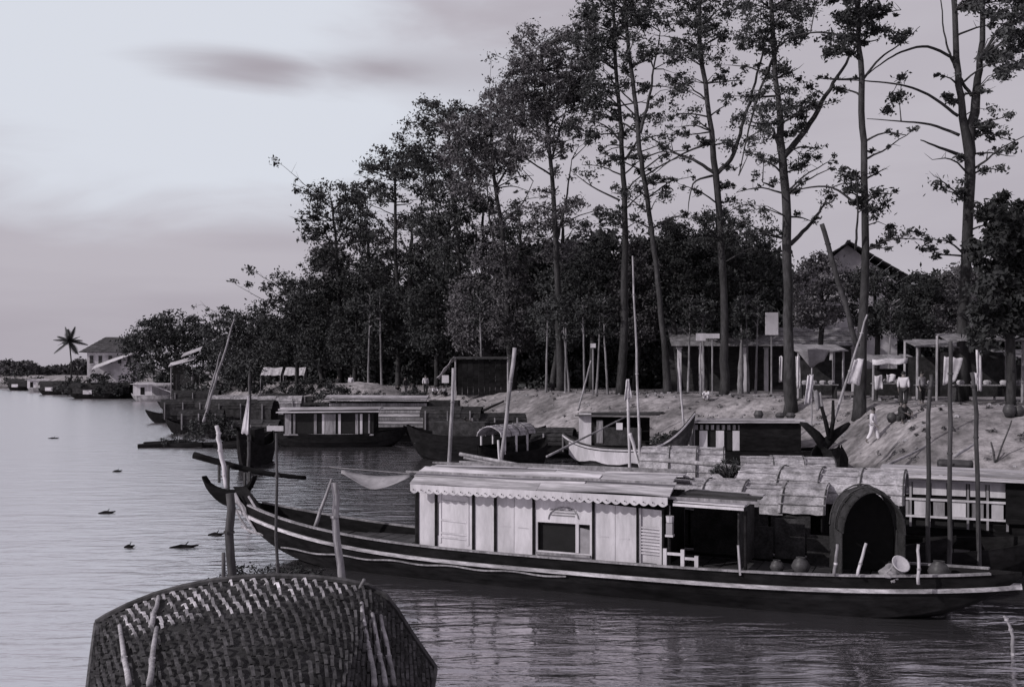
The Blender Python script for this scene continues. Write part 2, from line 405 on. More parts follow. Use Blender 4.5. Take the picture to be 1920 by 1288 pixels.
tree('tallest tree at right with trunk forked into two upright stems above the shade', 50, [(1803, 752, 34), (1806, 620, 26), (1813, 480, 25), (1816, 290, 25), (1803, 200, 17), (1794, 110, 15), (1786, -60, 11)],
     [[(1816, 300), (1828, 190), (1838, 110), (1842, -70), 21, 13],
      [(1792, 112), (1740, 88), (1690, 98), (1650, 122), (1612, 152), 6, 3],
      [(1797, 218), (1740, 178), (1690, 160), (1620, 152), (1555, 150), 6, 2.5],
      [(1799, 254), (1745, 234), (1690, 228), (1625, 223), 6, 2.5],
      [(1806, 293), (1770, 280), (1726, 263), 8, 4], [(1822, 180), (1802, 150), (1784, 110), (1770, 60), (1762, -30), 7, 3],
      [(1824, 318), (1850, 300), (1878, 278), (1935, 248), 5, 2.5]],
     [(1890, 100, 40, 48, .9), (1900, 30, 50, 40, .8), (1862, 235, 30, 30, .14), (1700, 170, 30, 25, .25), (1665, 190, 25, 25, .25), (1770, 360, 40, 40, .07), (1880, 270, 30, 20, .2), (1820, -20, 60, 40, .6)], depth=2, leafpx=4.2)
tree('straight slim tree with a bare pole-like trunk standing behind the stepping figure and stalls', 48, [(1612, 756, 36), (1616, 660, 24), (1622, 470, 18), (1620, 300, 16), (1615, 180, 15), (1610, 50, 12), (1608, -60, 9)],
     [[(1614, 92), (1570, 66), (1520, 62), (1470, 74), 6, 3], [(1618, 150), (1650, 110), (1690, 82), (1725, 50), 5, 2], [(1613, 390), (1560, 352), (1500, 355), (1480, 366), 5, 2.5],
      [(1604, 470), (1608, 400), (1606, 320), 5, 3]],
     [(1665, 60, 50, 20, .6), (1570, 80, 50, 28, .55), (1600, 10, 70, 40, .7), (1638, 372, 26, 24, .45), (1590, 340, 20, 14, .2), (1645, 400, 20, 15, .2), (1690, 400, 60, 60, .05)], depth=2, leafpx=4.2)
tree('tall tree whose trunk splits into a wide V, its right limb crossing the next trunk', 52, [(1482, 752, 34), (1478, 640, 24), (1476, 450, 22), (1466, 290, 20), (1458, 180, 13), (1448, 50, 12), (1444, -60, 8)],
     [[(1468, 295), (1510, 245), (1548, 180), (1585, 120), (1618, 66), 13, 5], [(1462, 285), (1450, 245), (1432, 226), 7, 4], [(1482, 458), (1512, 428), (1536, 398), (1552, 370), 9, 6],
      [(1450, 350), (1430, 342), 6, 3], [(1458, 90), (1425, 170), (1400, 260), (1385, 330), 6, 3]],
     [(1462, 190, 55, 70, .75), (1440, 70, 70, 32, .85), (1450, 10, 80, 40, .8), (1438, 315, 30, 22, .6), (1492, 302, 26, 24, .55), (1525, 195, 30, 35, .5), (1552, 372, 12, 12, .5), (1408, 250, 20, 60, .35), (1395, 420, 50, 40, .4)], depth=2.2)
tree('tall tree behind the thatched boat with a knot of four limbs halfway up', 62, [(1358, 748, 26), (1358, 640, 20), (1352, 450, 16), (1342, 325, 16), (1330, 220, 12), (1314, 90, 11), (1310, -60, 7)],
     [[(1342, 328), (1375, 290), (1395, 225), (1412, 170), (1432, 90), (1440, 40), 9, 4], [(1340, 325), (1300, 300), (1262, 285), (1212, 252), 7, 3.5],
      [(1335, 330), (1300, 345), (1290, 400), 5, 2], [(1338, 268), (1300, 280), (1260, 300), (1222, 330), 5, 2]],
     [(1310, 85, 60, 32, .85), (1290, 20, 80, 40, .85), (1275, 185, 50, 35, .4), (1395, 260, 45, 40, .45), (1345, 170, 50, 40, .12), (1235, 270, 30, 15, .5), (1345, 432, 55, 36, .7), (1400, 380, 40, 30, .25), (1410, 440, 40, 40, .65), (1380, 200, 30, 50, .3)])
tree('slim leaning tree whose foot flares out near the white-bowed boat', 64, [(1252, 748, 24), (1248, 660, 16), (1236, 560, 13), (1222, 430, 12), (1205, 320, 12), (1196, 245, 12), (1186, 150, 10), (1174, 50, 9), (1168, -60, 6)],
     [[(1200, 250), (1216, 190), (1226, 130), (1238, 60), 7, 3.5], [(1196, 250), (1170, 232), (1140, 222), 5, 2], [(1210, 330), (1250, 305), (1290, 290), 3.5, 2]],
     [(1180, 80, 50, 45, .7), (1160, 10, 70, 40, .9), (1250, 150, 36, 40, .5), (1240, 210, 40, 25, .55), (1200, 365, 30, 22, .5), (1238, 360, 20, 18, .5)])
tree('dark upright trunk just left of the leaning slim tree, twin stems low down', 65, [(1164, 748, 26), (1170, 600, 20), (1172, 430, 15), (1168, 300, 12), (1160, 200, 10), (1152, 60, 9), (1150, -60, 6)],
     [[(1168, 270), (1140, 240), (1112, 226), 5, 2.5], [(1172, 300), (1192, 270), (1198, 255), 5, 4], [(1162, 376), (1110, 350), (1070, 320), 4, 2]],
     [(1130, 150, 50, 50, .65), (1120, 60, 50, 50, .8), (1120, 240, 60, 36, .5), (1100, 310, 40, 20, .35), (1172, 400, 40, 30, .5), (1130, 430, 50, 30, .55)])
tree('tall tree carrying the broad dense crown at top centre', 70, [(1052, 742, 22), (1046, 560, 16), (1040, 430, 13), (1032, 300, 10), (1022, 190, 8), (1015, 90, 6)],
     [[(1044, 450), (1060, 380), (1072, 300), 7, 3], [(1034, 300), (1052, 240), (1065, 190), 5, 3], [(1036, 330), (990, 300), (965, 280), 4, 2]],
     [(1020, 150, 70, 50, 1.05), (975, 190, 60, 50, 1.05), (1060, 210, 60, 40, .9), (990, 260, 60, 36, .9), (1010, 90, 50, 50, .7), (1080, 150, 50, 50, .9), (1095, 80, 36, 50, .95), (1080, 240, 50, 30, .45), (1050, 380, 45, 30, .75), (1010, 410, 50, 30, .55), (1060, 330, 30, 20, .3)], depth=4, m='leaf2', per=42)
tree('tree with a ragged twin-topped crown left of the broad central crown', 77, [(962, 738, 20), (950, 560, 14), (942, 430, 11), (925, 330, 9), (922, 240, 7)],
     [[(950, 520), (920, 430), (912, 330), 7, 3], [(930, 350), (960, 300), (980, 240), 5, 2.5], [(940, 420), (980, 380), (1000, 340), 4, 2]],
     [(870, 290, 60, 30, .95), (940, 270, 60, 36, .9), (925, 130, 28, 25, .4), (965, 110, 22, 40, .4), (990, 80, 20, 36, .8), (930, 210, 46, 36, .9), (880, 240, 50, 30, .95), (930, 310, 50, 30, .75), (890, 340, 50, 36, .8), (960, 400, 40, 36, .4), (900, 440, 50, 30, .45), (965, 300, 40, 30, .5), (930, 480, 50, 30, .7)], depth=4, m='leaf2', per=40)
tree('dense dark tree in the middle of the slanting tree line', 87, [(868, 736, 18), (862, 560, 12), (856, 420, 10), (845, 330, 8), (842, 240, 5)],
     [[(860, 480), (830, 420), (812, 360), 5, 2.5], [(857, 420), (880, 360), (900, 330), 5, 2]],
     [(760, 300, 40, 30, .9), (840, 222, 56, 34, 1.0), (800, 205, 32, 20, .7), (780, 250, 40, 22, .7), (830, 300, 60, 30, .9), (850, 370, 50, 46, .95), (820, 420, 50, 40, .85), (850, 480, 45, 40, .9), (880, 300, 40, 30, .8)], depth=4, per=40)
tree('tree with a see-through crown and straight thin trunk left of centre', 97, [(748, 734, 16), (745, 560, 11), (741, 430, 9), (741, 340, 6), (744, 290, 4)],
     [[(742, 450), (715, 420), (690, 395), 4, 2], [(742, 430), (775, 400), (790, 380), 4, 2], [(742, 385), (770, 383), 3, 2]],
     [(735, 310, 50, 26, .9), (700, 300, 30, 20, .6), (790, 330, 45, 36, .9), (700, 360, 45, 26, .9), (690, 420, 36, 30, .75), (785, 430, 30, 40, .6), (740, 495, 55, 34, .7), (800, 490, 40, 30, .85), (700, 500, 36, 36, .8)], depth=4, per=36)
tree('tree with stacked dark tufts at the left shoulder of the tall wood', 106, [(640, 732, 15), (636, 560, 10), (630, 460, 7), (622, 380, 5)],
     [[(632, 480), (612, 440), (602, 390), 4, 2], [(630, 460), (655, 410), (665, 370), 4, 2]],
     [(600, 365, 24, 24, .95), (592, 415, 26, 32, .9), (650, 365, 36, 22, .95), (660, 410, 36, 40, .95), (600, 455, 28, 22, .7), (640, 465, 44, 26, .6), (610, 510, 44, 30, .85), (660, 530, 44, 34, .95), (590, 560, 40, 34, .95)], depth=4, per=36)
tree('low tree with one flat outlying tuft of leaves on its left', 108, [(556, 730, 12), (556, 640, 8), (548, 560, 5)],
     [[(552, 590), (535, 540), (518, 515), 3, 1.6]],
     [(518, 513, 18, 8, .9), (535, 535, 18, 14, .6), (560, 548, 30, 22, .9), (530, 590, 44, 32, .95), (580, 610, 44, 40, .98), (540, 640, 50, 30, .98)], depth=5, per=34)
tree('small bushy tree at the low left end of the tall wood', 120, [(470, 728, 10), (470, 660, 7), (468, 610, 4)], [[(469, 640), (450, 600), (442, 580), 3, 1.5]],
     [(445, 600, 24, 22, .9), (475, 605, 30, 26, .95), (490, 580, 20, 16, .7), (455, 650, 44, 32, .98), (505, 650, 40, 30, .98)], depth=5, per=34)
tree('broad round-topped tree next to the far house roof', 156, [(330, 722, 12), (330, 680, 9), (328, 630, 5)], [[(330, 660), (290, 630), 4, 2], [(330, 650), (365, 620), 4, 2]],
     [(325, 612, 44, 26, .98), (285, 628, 40, 26, .98), (370, 620, 30, 24, .95), (262, 650, 34, 24, .98), (320, 655, 70, 30, .98), (390, 650, 30, 40, .98), (300, 690, 60, 22, .95)], depth=7, per=36, name='round_tree', group='far trees', clump=10)
tree('rounded tree half hidden between the far round-topped tree and the low end of the wood', 138, [(420, 724, 10), (420, 680, 7), (420, 640, 4)], [],
     [(415, 625, 24, 22, .8), (420, 665, 40, 34, .98), (400, 600, 16, 10, .4)], depth=6, per=34, name='round_tree', group='far trees', clump=11)
# denser, lower trees filling the shade under and behind the tall ones
US = [(600, 640, 46, 46, 98, 'lowest leafy tree at the left of the shaded belt'), (668, 625, 50, 60, 92, 'leafy tree behind the tree with stacked tufts'),
      (742, 600, 52, 66, 86, 'leafy tree below the see-through crown'), (818, 590, 52, 70, 80, 'leafy tree above the dark plank shelter, left one'),
      (895, 585, 52, 75, 76, 'leafy tree above the dark plank shelter, right one'), (968, 580, 50, 70, 72, 'leafy tree below the ragged twin-topped crown'),
      (1040, 575, 50, 70, 70, 'leafy tree below the broad dense crown'), (1106, 540, 44, 80, 68, 'leafy tree left of the twin dark trunk'),
      (1196, 545, 46, 90, 67, 'leafy tree behind the thin bright mast of the white-bowed boat'), (1268, 505, 50, 85, 66, 'leafy tree between leaning slim tree and the four-limbed tree'),
      (1336, 540, 50, 85, 66, 'leafy tree behind the four-limbed tree'), (1408, 535, 46, 85, 66, 'leafy tree left of the V-shaped tree'),
      (1540, 545, 55, 62, 60, 'leafy tree right of the V-shaped tree hiding the big gable'), (1640, 560, 52, 64, 60, 'leafy tree behind the straight slim tree'),
      (1722, 575, 50, 60, 58, 'leafy tree under the bare gap of sky at right'), (1790, 570, 44, 70, 58, 'leafy tree behind the tallest forked tree')]
US += [(620, 505, 40, 50, 106, 'mid-height leafy tree under the stacked tufts'), (690, 470, 40, 55, 100, 'mid-height leafy tree left of the see-through crown'), (772, 450, 42, 60, 94, 'mid-height leafy tree right of the see-through crown'),
       (842, 430, 42, 60, 88, 'mid-height leafy tree in the middle of the slanting tree line'), (905, 430, 36, 60, 84, 'mid-height leafy tree below the twin-topped crown, left'), (975, 440, 40, 60, 80, 'mid-height leafy tree below the twin-topped crown, right'),
       (1055, 440, 38, 50, 76, 'mid-height leafy tree below the broad dense crown, half see-through'), (1345, 430, 40, 40, 72, 'upper leafy tuft tree behind the knot of four limbs'), (560, 560, 34, 36, 116, 'mid-height leafy tree at the left shoulder')]
for (cx, cy, rx, ry, Y, lb) in US:
    Y += 6; e = [(cx, cy, rx, ry, 1.05 if cy > 500 else .66), (cx + random.uniform(-20, 20), cy + ry * .7, rx * .9, ry * .4, .95 if cy > 500 else .7)]
    for _ in range(5):
        a = random.uniform(0, 2 * pi); e.append((cx + rx * .75 * cos(a), cy + ry * .8 * sin(a), rx * .42, ry * .3, .9))
    by = HOR + 1900 * 1.65 / Y
    tree(lb, Y, [(cx + random.uniform(-10, 10), by, 15), (cx + random.uniform(-6, 6), cy + ry, 12), (cx, cy, 8), (cx, cy - ry * .6, 4)],
         [[(cx, cy + ry * .6), (cx - rx * .5, cy - ry * .1), 6, 2], [(cx, cy + ry * .5), (cx + rx * .5, cy - ry * .2), 6, 2]], e,
         name='leafy_tree', group='leafy trees in the shaded belt', clump=12, per=40, depth=3.2, m=random.choice(['leaf', 'leaf', 'leaf2']))
tree('black broad-leaved tree filling the right edge under the tallest crown', 46, [(1896, 760, 24), (1894, 640, 22), (1890, 520, 14), (1890, 430, 8)],
     [[(1892, 560), (1860, 480), 9, 3], [(1892, 540), (1925, 450), 9, 3]],
     [(1880, 400, 46, 34, .95), (1860, 470, 36, 40, .9), (1915, 450, 50, 60, .98), (1880, 560, 56, 70, .98), (1850, 620, 30, 36, .8), (1960, 520, 50, 120, .98)],
     name='leafy_tree', group='leafy trees in the shaded belt', clump=15, per=60, leafpx=6, depth=3)
# thin bright saplings under the canopy
for i, (px, Y, lean, lb) in enumerate([(905, 74, -4, 'thin sapling nearest the dark plank shelter'), (1024, 68, 2, 'thin sapling left of a close pair of pale stems'), (1060, 67, 1, 'left stem of a close pair of pale saplings'),
                        (1068, 67, -10, 'right stem of a close pair of pale saplings, leaning away'), (1096, 66, -2, 'short straight sapling right of the pale pair'), (1118, 66, 6, 'sapling behind the slanting oar'),
                        (1140, 65, -7, 'sapling left of the twin dark trunk'), (1290, 64, 3, 'thin sapling right of the leaning slim tree'), (1320, 64, -2, 'thin sapling left of the four-limbed tree'),
                        (1388, 64, 2, 'thick pale sapling right of the four-limbed tree'), (1404, 63, -4, 'first of two thin stems left of the V-shaped tree'), (1416, 63, 4, 'second of two thin stems left of the V-shaped tree'),
                        (1665, 60, 4, 'sapling beside the white-shirted standing figure'), (690, 90, 3, 'thin sapling behind the bright sand heap'), (716, 88, -3, 'thin sapling right of the bright sand heap')]):
    by = HOR + 1900 * 1.65 / Y
    tree(lb, Y, [(px, by, 7 if px != 1388 else 16), (px + lean * .5, by - 50, 5.5 if px != 1388 else 14), (px + lean, by - 110, 4), (px + lean * 1.3, by - 170, 2.5)], [],
         [(px + lean, by - 158, 22, 26, .95), (px + lean, by - 120, 14, 16, .6)], name='sapling', group='pale saplings under the canopy', clump=9, per=30, depth=1, bark='pale_bark')
# undergrowth that closes the view under the canopy
cen = []
for _ in range(1500):
    px = random.uniform(470, 1990); Y = float(np.interp(px, [450, 700, 1000, 1900], [135, 100, 82, 74])) + random.uniform(0, 9)
    zt = random.uniform(2.6, 7.4) if px > 560 else random.uniform(2.6, 5.5)
    X = (px - 960) / FPX * Y; cen.append((X, Y, zt, random.uniform(.6, 1.3)))
o = bpy.data.objects.new('undergrowth', leaf_mesh('undergrowth', clumps_to_leaves(cen, 110), .26, M['leaf'])); COL.objects.link(o); tag(o, 'dark undergrowth closing the view beneath the tree crowns', 'undergrowth', kind='stuff')
# far wood at the left horizon
cen = []
for _ in range(900):
    px = random.uniform(-160, 200); Y = random.uniform(232, 262); X = (px - 960) / FPX * Y
    top = 2.2 + .9 * sin(px * .05) + .6 * sin(px * .13 + 1)
    cen.append((X, Y, random.uniform(1.5, 2.6 + top), random.uniform(.6, 1.2)))
o = bpy.data.objects.new('far_wood', leaf_mesh('far_wood', clumps_to_leaves(cen, 50), .55, M['leaf2'])); COL.objects.link(o); tag(o, 'low far-off wood along the opposite reach of the river', 'wood', kind='stuff')
# the wood behind the tree belt
cen = []
for _ in range(2600):
    px = random.uniform(440, 2020); Y = float(np.interp(px, [450, 700, 1000, 1900], [150, 116, 98, 92])) + random.uniform(0, 14)
    top = float(np.interp(px, [440, 560, 700, 900, 1100, 1400, 1500, 1700, 1900, 2000], [640, 590, 530, 490, 460, 465, 520, 560, 500, 470])) + 14 * sin(px * .06) + 9 * sin(px * .17 + 2)
    py = top + (722 - top) * random.random() ** 1.1; q = P(px, py, Y); cen.append((q.x, q.y, max(2.2, q.z), random.uniform(.9, 1.7)))
o = bpy.data.objects.new('wood', leaf_mesh('wood', clumps_to_leaves(cen, 60), .36, M['leaf'])); COL.objects.link(o); tag(o, 'solid dark wood closing the view behind the row of tall trees', 'wood', kind='stuff')
# bank bushes in front
def bush(label, px, py, Y, w_, h_, m='leaf', n=26, name='bush', group='bushes by the water'):
    base = P(px, py, Y); root = thing(name, label, 'bush', base, 0, group)
    st = MB()
    cl_ = []
    for _ in range(n):
        a = random.uniform(0, 2 * pi); q = math.sqrt(random.random())
        c = (w_ / 2 * q * cos(a), w_ / 2 * .6 * q * sin(a), random.uniform(.1, h_ * (1 - .6 * q * q)), h_ * .22)
        cl_.append(c); st.tube([(0, 0, -.1), (c[0] * .6, c[1] * .6, c[2] * .7), c[:3]], [.03, .02, .01], 4)
    st.build('stems', M['bark'], root)
    o = bpy.data.objects.new('foliage', leaf_mesh('foliage', clumps_to_leaves(cl_, 40), h_ * .07, M[m])); COL.objects.link(o); o.parent = root
    return root
for a in [('dark shrub at the foot of the far round-topped tree', 330, 735, 142, 9, 4.5), ('dark shrub between the far shed and the white awnings', 400, 735, 126, 8, 4.0), ('spreading dark shrub left of the white awnings', 455, 733, 112, 6, 3.2),
          ('long dark shrub under the white awnings', 535, 738, 100, 7, 1.6), ('shrub on the bank edge left of centre', 585, 742, 92, 4, 1.7), ('dark bush left of the sand heap', 625, 752, 78, 3.2, 1.6), ('flat bush right of the sand heap', 690, 750, 78, 3.4, .8), ('bush on the bank edge above the ribbed roof boat', 775, 750, 76, 2.0, 1.0),
          ('bush by the pale landing slope right of the white-bowed boat', 1262, 836, 50, 2.2, 1.0), ('dark bush among the far boats below the house', 205, 738, 150, 9, 3.4), ('dark bush at left end of the far boats', 45, 722, 215, 8, 3),
          ('dark bush between far white boat and the far houses', 135, 735, 165, 6, 2.6)]:
    bush(*a)

# coconut palm far left
def palm():
    Y = 205; base = P(133, 726, Y); root = thing('coconut_palm', 'lone coconut palm with a star of drooping fronds above the far wood', 'palm tree', base)
    top = P(130, 640, Y) - base
    MB().tube([(0, 0, -.5), (top.x * .4 + .25, 0, top.z * .5), tuple(top)], [.2, .14, .12], 7).build('trunk', M['bark'], root, smooth=True)
    for k in range(15):
        a = 2 * pi * k / 15 + .2; e_ = [1.25, .1, .65, -.5, .35][k % 5]; ln = random.uniform(2.7, 3.4); mb = MB(); pts = []
        h_ = Vector((cos(a) * cos(e_), sin(a) * cos(e_), sin(e_)))
        for i in range(8):
            s_ = i / 7; pts.append(top + h_ * ln * s_ + Vector((0, 0, -1.0 * s_ * s_ * cos(e_))))
        mb.tube(pts, [.06 * (1 - i / 9) for i in range(8)], 4)
        sd_ = h_.cross(Vector((0, 0, 1))).normalized(); ud_ = sd_.cross(h_)
        for i in range(1, 8):
            for h in (-1, 1):
                for e in (0, .33, .66):
                    c = pts[i].lerp(pts[i - 1], e); l_ = .95 * sin(pi * min(1, (i - e) / 8.5 + .1)) + .15
                    tip = c + sd_ * h * l_ * .75 + ud_ * .3 * h * l_ + h_ * .35 + Vector((0, 0, -.35 * l_)); d = (pts[i] - pts[i - 1]) * .28
                    mb.add([c - d, c + d, tip], [(0, 1, 2)])
        mb.build('frond', M['leaf'], root)
palm()

# ------------------------------------------------------------------ boats
def sheer(x, x0, x1, D, r0, r1, p=3):
    c = (x0 + x1) / 2; h = (x1 - x0) / 2; t_ = (x - c) / h
    if r0 > 1.05: p = 16 if t_ < 0 else 4
    return D + (r0 if t_ < 0 else r1) * abs(t_) ** p
def hull(root, x0, x1, B, D, r0, r1, cy=0, keel=-.3, m='dark', rail=None, rail_z=None, taper=2.6, n=26, name='hull', thick=.05, deck=None, endw=.06, pk=6):
    """canoe-shaped shell with raised ends; outside, inside and gunwale are one shell, the rubbing strake a part"""
    def sect(x, inset):
        c = (x0 + x1) / 2; h = (x1 - x0) / 2; t_ = (x - c) / h
        hb = max(endw, B / 2 * max(0, 1 - abs(t_) ** taper) ** .8) - inset
        hb = max(hb, .015)
        zt = sheer(x, x0, x1, D, r0, r1); zk = keel + ((r0 if t_ < 0 else r1) * .85 + D - .05 - keel) * abs(t_) ** pk + inset
        zk = min(zk, zt - .08)
        return [(x, cy + s * hb * f, zk + (zt - zk) * q) for s, f, q in ((-1, 1, 1), (-1, .94, .55), (-1, .72, .2), (0, 0, 0), (1, .72, .2), (1, .94, .55), (1, 1, 1))]
    xs = [x0 + (x1 - x0) * (.5 - .5 * cos(pi * i / n)) for i in range(n + 1)]
    mb = MB(); outr = [sect(x, 0) for x in xs]; inn = [sect(x, thick) for x in xs]
    mb.grid(outr); mb.grid([list(reversed(r)) for r in inn])
    for side in (0, 6):
        mb.grid([[outr[i][side] for i in range(n + 1)], [inn[i][side] for i in range(n + 1)]])
    h = mb.build(name, M[m], root)
    if rail:
        for s in (0, 6):
            pts = []
            for i in range(n + 1):
                a = Vector(outr[i][s]); z = a.z - rail_z
                sg = -1 if s == 0 else 1
                pts.append(Vector((a.x, a.y + sg * .02, z)))
            q = MB()
            q.grid([[p + Vector((0, 0, .045)) for p in pts], [p - Vector((0, 0, .045)) for p in pts]])
            rr = MB()
            for i in range(n):
                rr.bar(pts[i], pts[i + 1], .05, .07)
            rr.build('rubbing_strake', M[rail], root)
    if deck is not None:
        c = (x0 + x1) / 2; hh = (x1 - x0) / 2
        x = c - hh * .8; 
        while x < c + hh * .8:
            t_ = (x - c) / hh; hb = B / 2 * max(0, 1 - abs(t_) ** taper) ** .8 - thick - .03
            MB().box((x, cy, deck + random.uniform(-.01, .01)), (.32, 2 * hb * .93, .03)).build('deck_plank', M['dwood'], root)
            x += .34
    return h
def arch_pts(cy, hw, z0, rise, n=10, over=0):
    return [(cy - hw * cos(pi * i / n), z0 + rise * sin(pi * i / n)) for i in range(n + 1)]
def arch_mats(root, x0, x1, cy, hw, z0, rise, seg=.9, m='mat_', name='roof_mat', sag=0, hoops=True, tilt=0):
    """barrel roof of overlapping woven mats, each mat a part with raised weave ribs and a lashed edge"""
    n = max(1, round((x1 - x0) / seg)); d = (x1 - x0) / n
    for i in range(n):
        a = x0 + i * d - .05; b_ = x0 + (i + 1) * d + .05; lift = .025 * (i % 2) + random.uniform(0, .012)
        dz = sag * sin(pi * (i + .5) / n) + tilt * i
        rows_ = []
        for k in range(7):
            x = a + (b_ - a) * k / 6
            rows_.append([(x, y, z + lift + dz + .012 * sin(k * 2.2 + j * 1.3) + .02 * sin(i * 3 + j)) for j, (y, z) in enumerate(arch_pts(cy, hw + lift, z0, rise, 14))])
        mb = MB().grid(rows_, .03)
        for y, z in arch_pts(cy, hw + lift + .006, z0 + lift + dz, rise, 9)[1:-1]:
            mb.bar((a, y, z + .018), (b_, y, z + .018), .03, .022)
        mb.build(name, M[m], root)
        if hoops:
            MB().tube([(b_ - .03, y, z + .05 + dz) for y, z in arch_pts(cy, hw + .05, z0, rise, 12)], .018, 5).build('hoop', M['dpole'], root)
def gable_boards(root, x, cy, hw, z0, rise, zb, m='dark'):
    pts = arch_pts(cy, hw, z0, rise, 10); mb = MB()
    v = [(x, y, z) for y, z in pts] + [(x, cy + hw, zb), (x, cy - hw, zb)]
    v2 = [(x + .03, a[1], a[2]) for a in v]; n = len(v)
    mb.add(v + v2, [tuple(range(n)), tuple(reversed(range(n, 2 * n)))] + [(i, (i + 1) % n, (i + 1) % n + n, i + n) for i in range(n)])
    return mb.build('end_wall', M[m], root)

# ---- hero house-boat; local x runs along the hull to the right, y away from the camera
HO = Vector((1.26, 20.03, 0)); HA = math.atan2(-4.6, 10.58)
def hl(px, py, yl, O=HO, A=HA):
    """local (x,z) where the sight line through a picture point meets the upright plane y=yl of a boat"""
    d = Vector(((px - 960) / FPX, 1, -(py - HOR) / FPX)); nrm_ = Vector((-sin(A), cos(A), 0)); ax = Vector((cos(A), sin(A), 0))
    o_ = Vector((0, 0, CAMH)) - O
    s = (yl - o_.dot(nrm_)) / d.dot(nrm_); q = o_ + d * s
    return q.dot(ax), q.z
hero = thing('houseboat', 'long dark sampan in front with a white panelled cabin and scalloped eaves', 'boat', HO, HA)
CY = 1.0
xl, zl = hl(447, 935, CY); xr, zr = hl(1916, 1090, CY)
hull(hero, xl, xr, 2.0, .70, zl - .70, .22, cy=CY, m='dark', rail='strake', rail_z=.25, n=40, taper=3.4, deck=.62, pk=7)
for s in (-1,):
    q = MB(); pp = []
    for i in range(33):
        x = xl + (xr - xl) * (.10 + .42 * i / 32); t_ = (x - (xl + xr) / 2) / ((xr - xl) / 2); hb = max(0, 1 - abs(t_) ** 3.4) ** .8
        pp.append(Vector((x, CY - hb * .985 - .01, .36 + .02 * sin(i) + max(0, abs(t_) - .7) ** 2 * 2)))
    for i in range(32): q.bar(pp[i], pp[i + 1], .03, .03)
    q.build('lower_strake', M['wood'], hero)
# pale gunwale cap on the near and far side
capb = MB()
for s in (-1, 1):
    pts = []
    for i in range(31):
        x = xl + (xr - xl) * (.03 + .94 * i / 30); c = (xl + xr) / 2; h = (xr - xl) / 2; t_ = (x - c) / h
        hb = max(.06, 1.0 * max(0, 1 - abs(t_) ** 3.4) ** .8); pts.append(Vector((x, CY + s * (hb + .0), sheer(x, xl, xr, .70, zl - .7, .22) + .02)))
    capb = MB()
    for i in range(30): capb.bar(pts[i], pts[i + 1], .09, .035)
    capb.build('gunwale', M['wood'], hero)
# raised forked stern head
fx = xl
fz = hl(430, 925, CY)[1]
mb = MB()
cres = []
for k in range(13):
    px = 383 + (478 - 383) * k / 12; u = (k - 6) / 6; top = 892 + (918 - 892) * max(0, 1 - u * u) ** .6; bot = top + 4 + 26 * max(0, 1 - abs(u) ** 1.3)
    xa, za = hl(px, top, CY); xb_, zb_ = hl(px, bot, CY); cres.append(((xa, za), (xb_, zb_)))
for y in (CY - .1, CY + .1):
    pass
v = [(a[0], CY - .09, a[1]) for a, b_ in cres] + [(b_[0], CY - .09, b_[1]) for a, b_ in cres]
v += [(x, CY + .09, z) for x, y, z in v]; n = 13
mb.add(v, [(i, i + 1, n + i + 1, n + i) for i in range(n - 1)] + [(2 * n + i + 1, 2 * n + i, 3 * n + i, 3 * n + i + 1) for i in range(n - 1)] + [(i + 1, i, 2 * n + i, 2 * n + i + 1) for i in range(n - 1)] + [(n + i, n + i + 1, 3 * n + i + 1, 3 * n + i) for i in range(n - 1)] + [(0, n, 3 * n, 2 * n), (n - 1, 3 * n - 1, 4 * n - 1, 2 * n - 1)])
mb.build('stern_fork', M['dark'], hero)
for px, t0, b0 in ((411, 872, 905), (428, 872, 918), (459, 886, 916), (468, 884, 910)):
    xa, za = hl(px, t0, CY); xb_, zb_ = hl(px, b0, CY)
    MB().bar((xa, CY, za), (xb_, CY, zb_), .05, .05).build('fork_peg', M['dwood'], hero)
xa, za = hl(411, 893, CY); xb_, zb_ = hl(428, 893, CY)
MB().bar((xa, CY, za), (xb_, CY, zb_), .04, .04).build('fork_rung', M['dwood'], hero)
# stern neck: dark inner planks and pale worn outer boards climbing to the fork
for j, (a, b_, c_, d_, mm) in enumerate([((436, 912), (462, 912), (512, 978), (492, 990), 'dark'), ((428, 925), (438, 925), (505, 1000), (488, 1004), 'wood')]):
    y = CY - .16 - .05 * j; mb = MB(); v = []
    for yy in (y, y + .04):
        for q in (a, b_, c_, d_):
            x, z = hl(q[0], q[1], yy); v.append((x, yy, z))
    mb.add(v, [(3, 2, 1, 0), (4, 5, 6, 7), (0, 1, 5, 4), (1, 2, 6, 5), (2, 3, 7, 6), (3, 0, 4, 7)]).build('stern_board', M[mm], hero)
for a, b_ in (((441, 924), (483, 1002)), ((434, 940), (470, 1000)), ((452, 986), (500, 1004)), ((466, 930), (505, 985))):
    x0_, z0_ = hl(*a, CY - .3); x1_, z1_ = hl(*b_, CY - .3); MB().tube([(x0_, CY - .3, z0_), ((x0_ + x1_) / 2, CY - .32, (z0_ + z1_) / 2 - .03), (x1_, CY - .3, z1_)], .028, 5).build('stern_stay', M['pole'], hero)
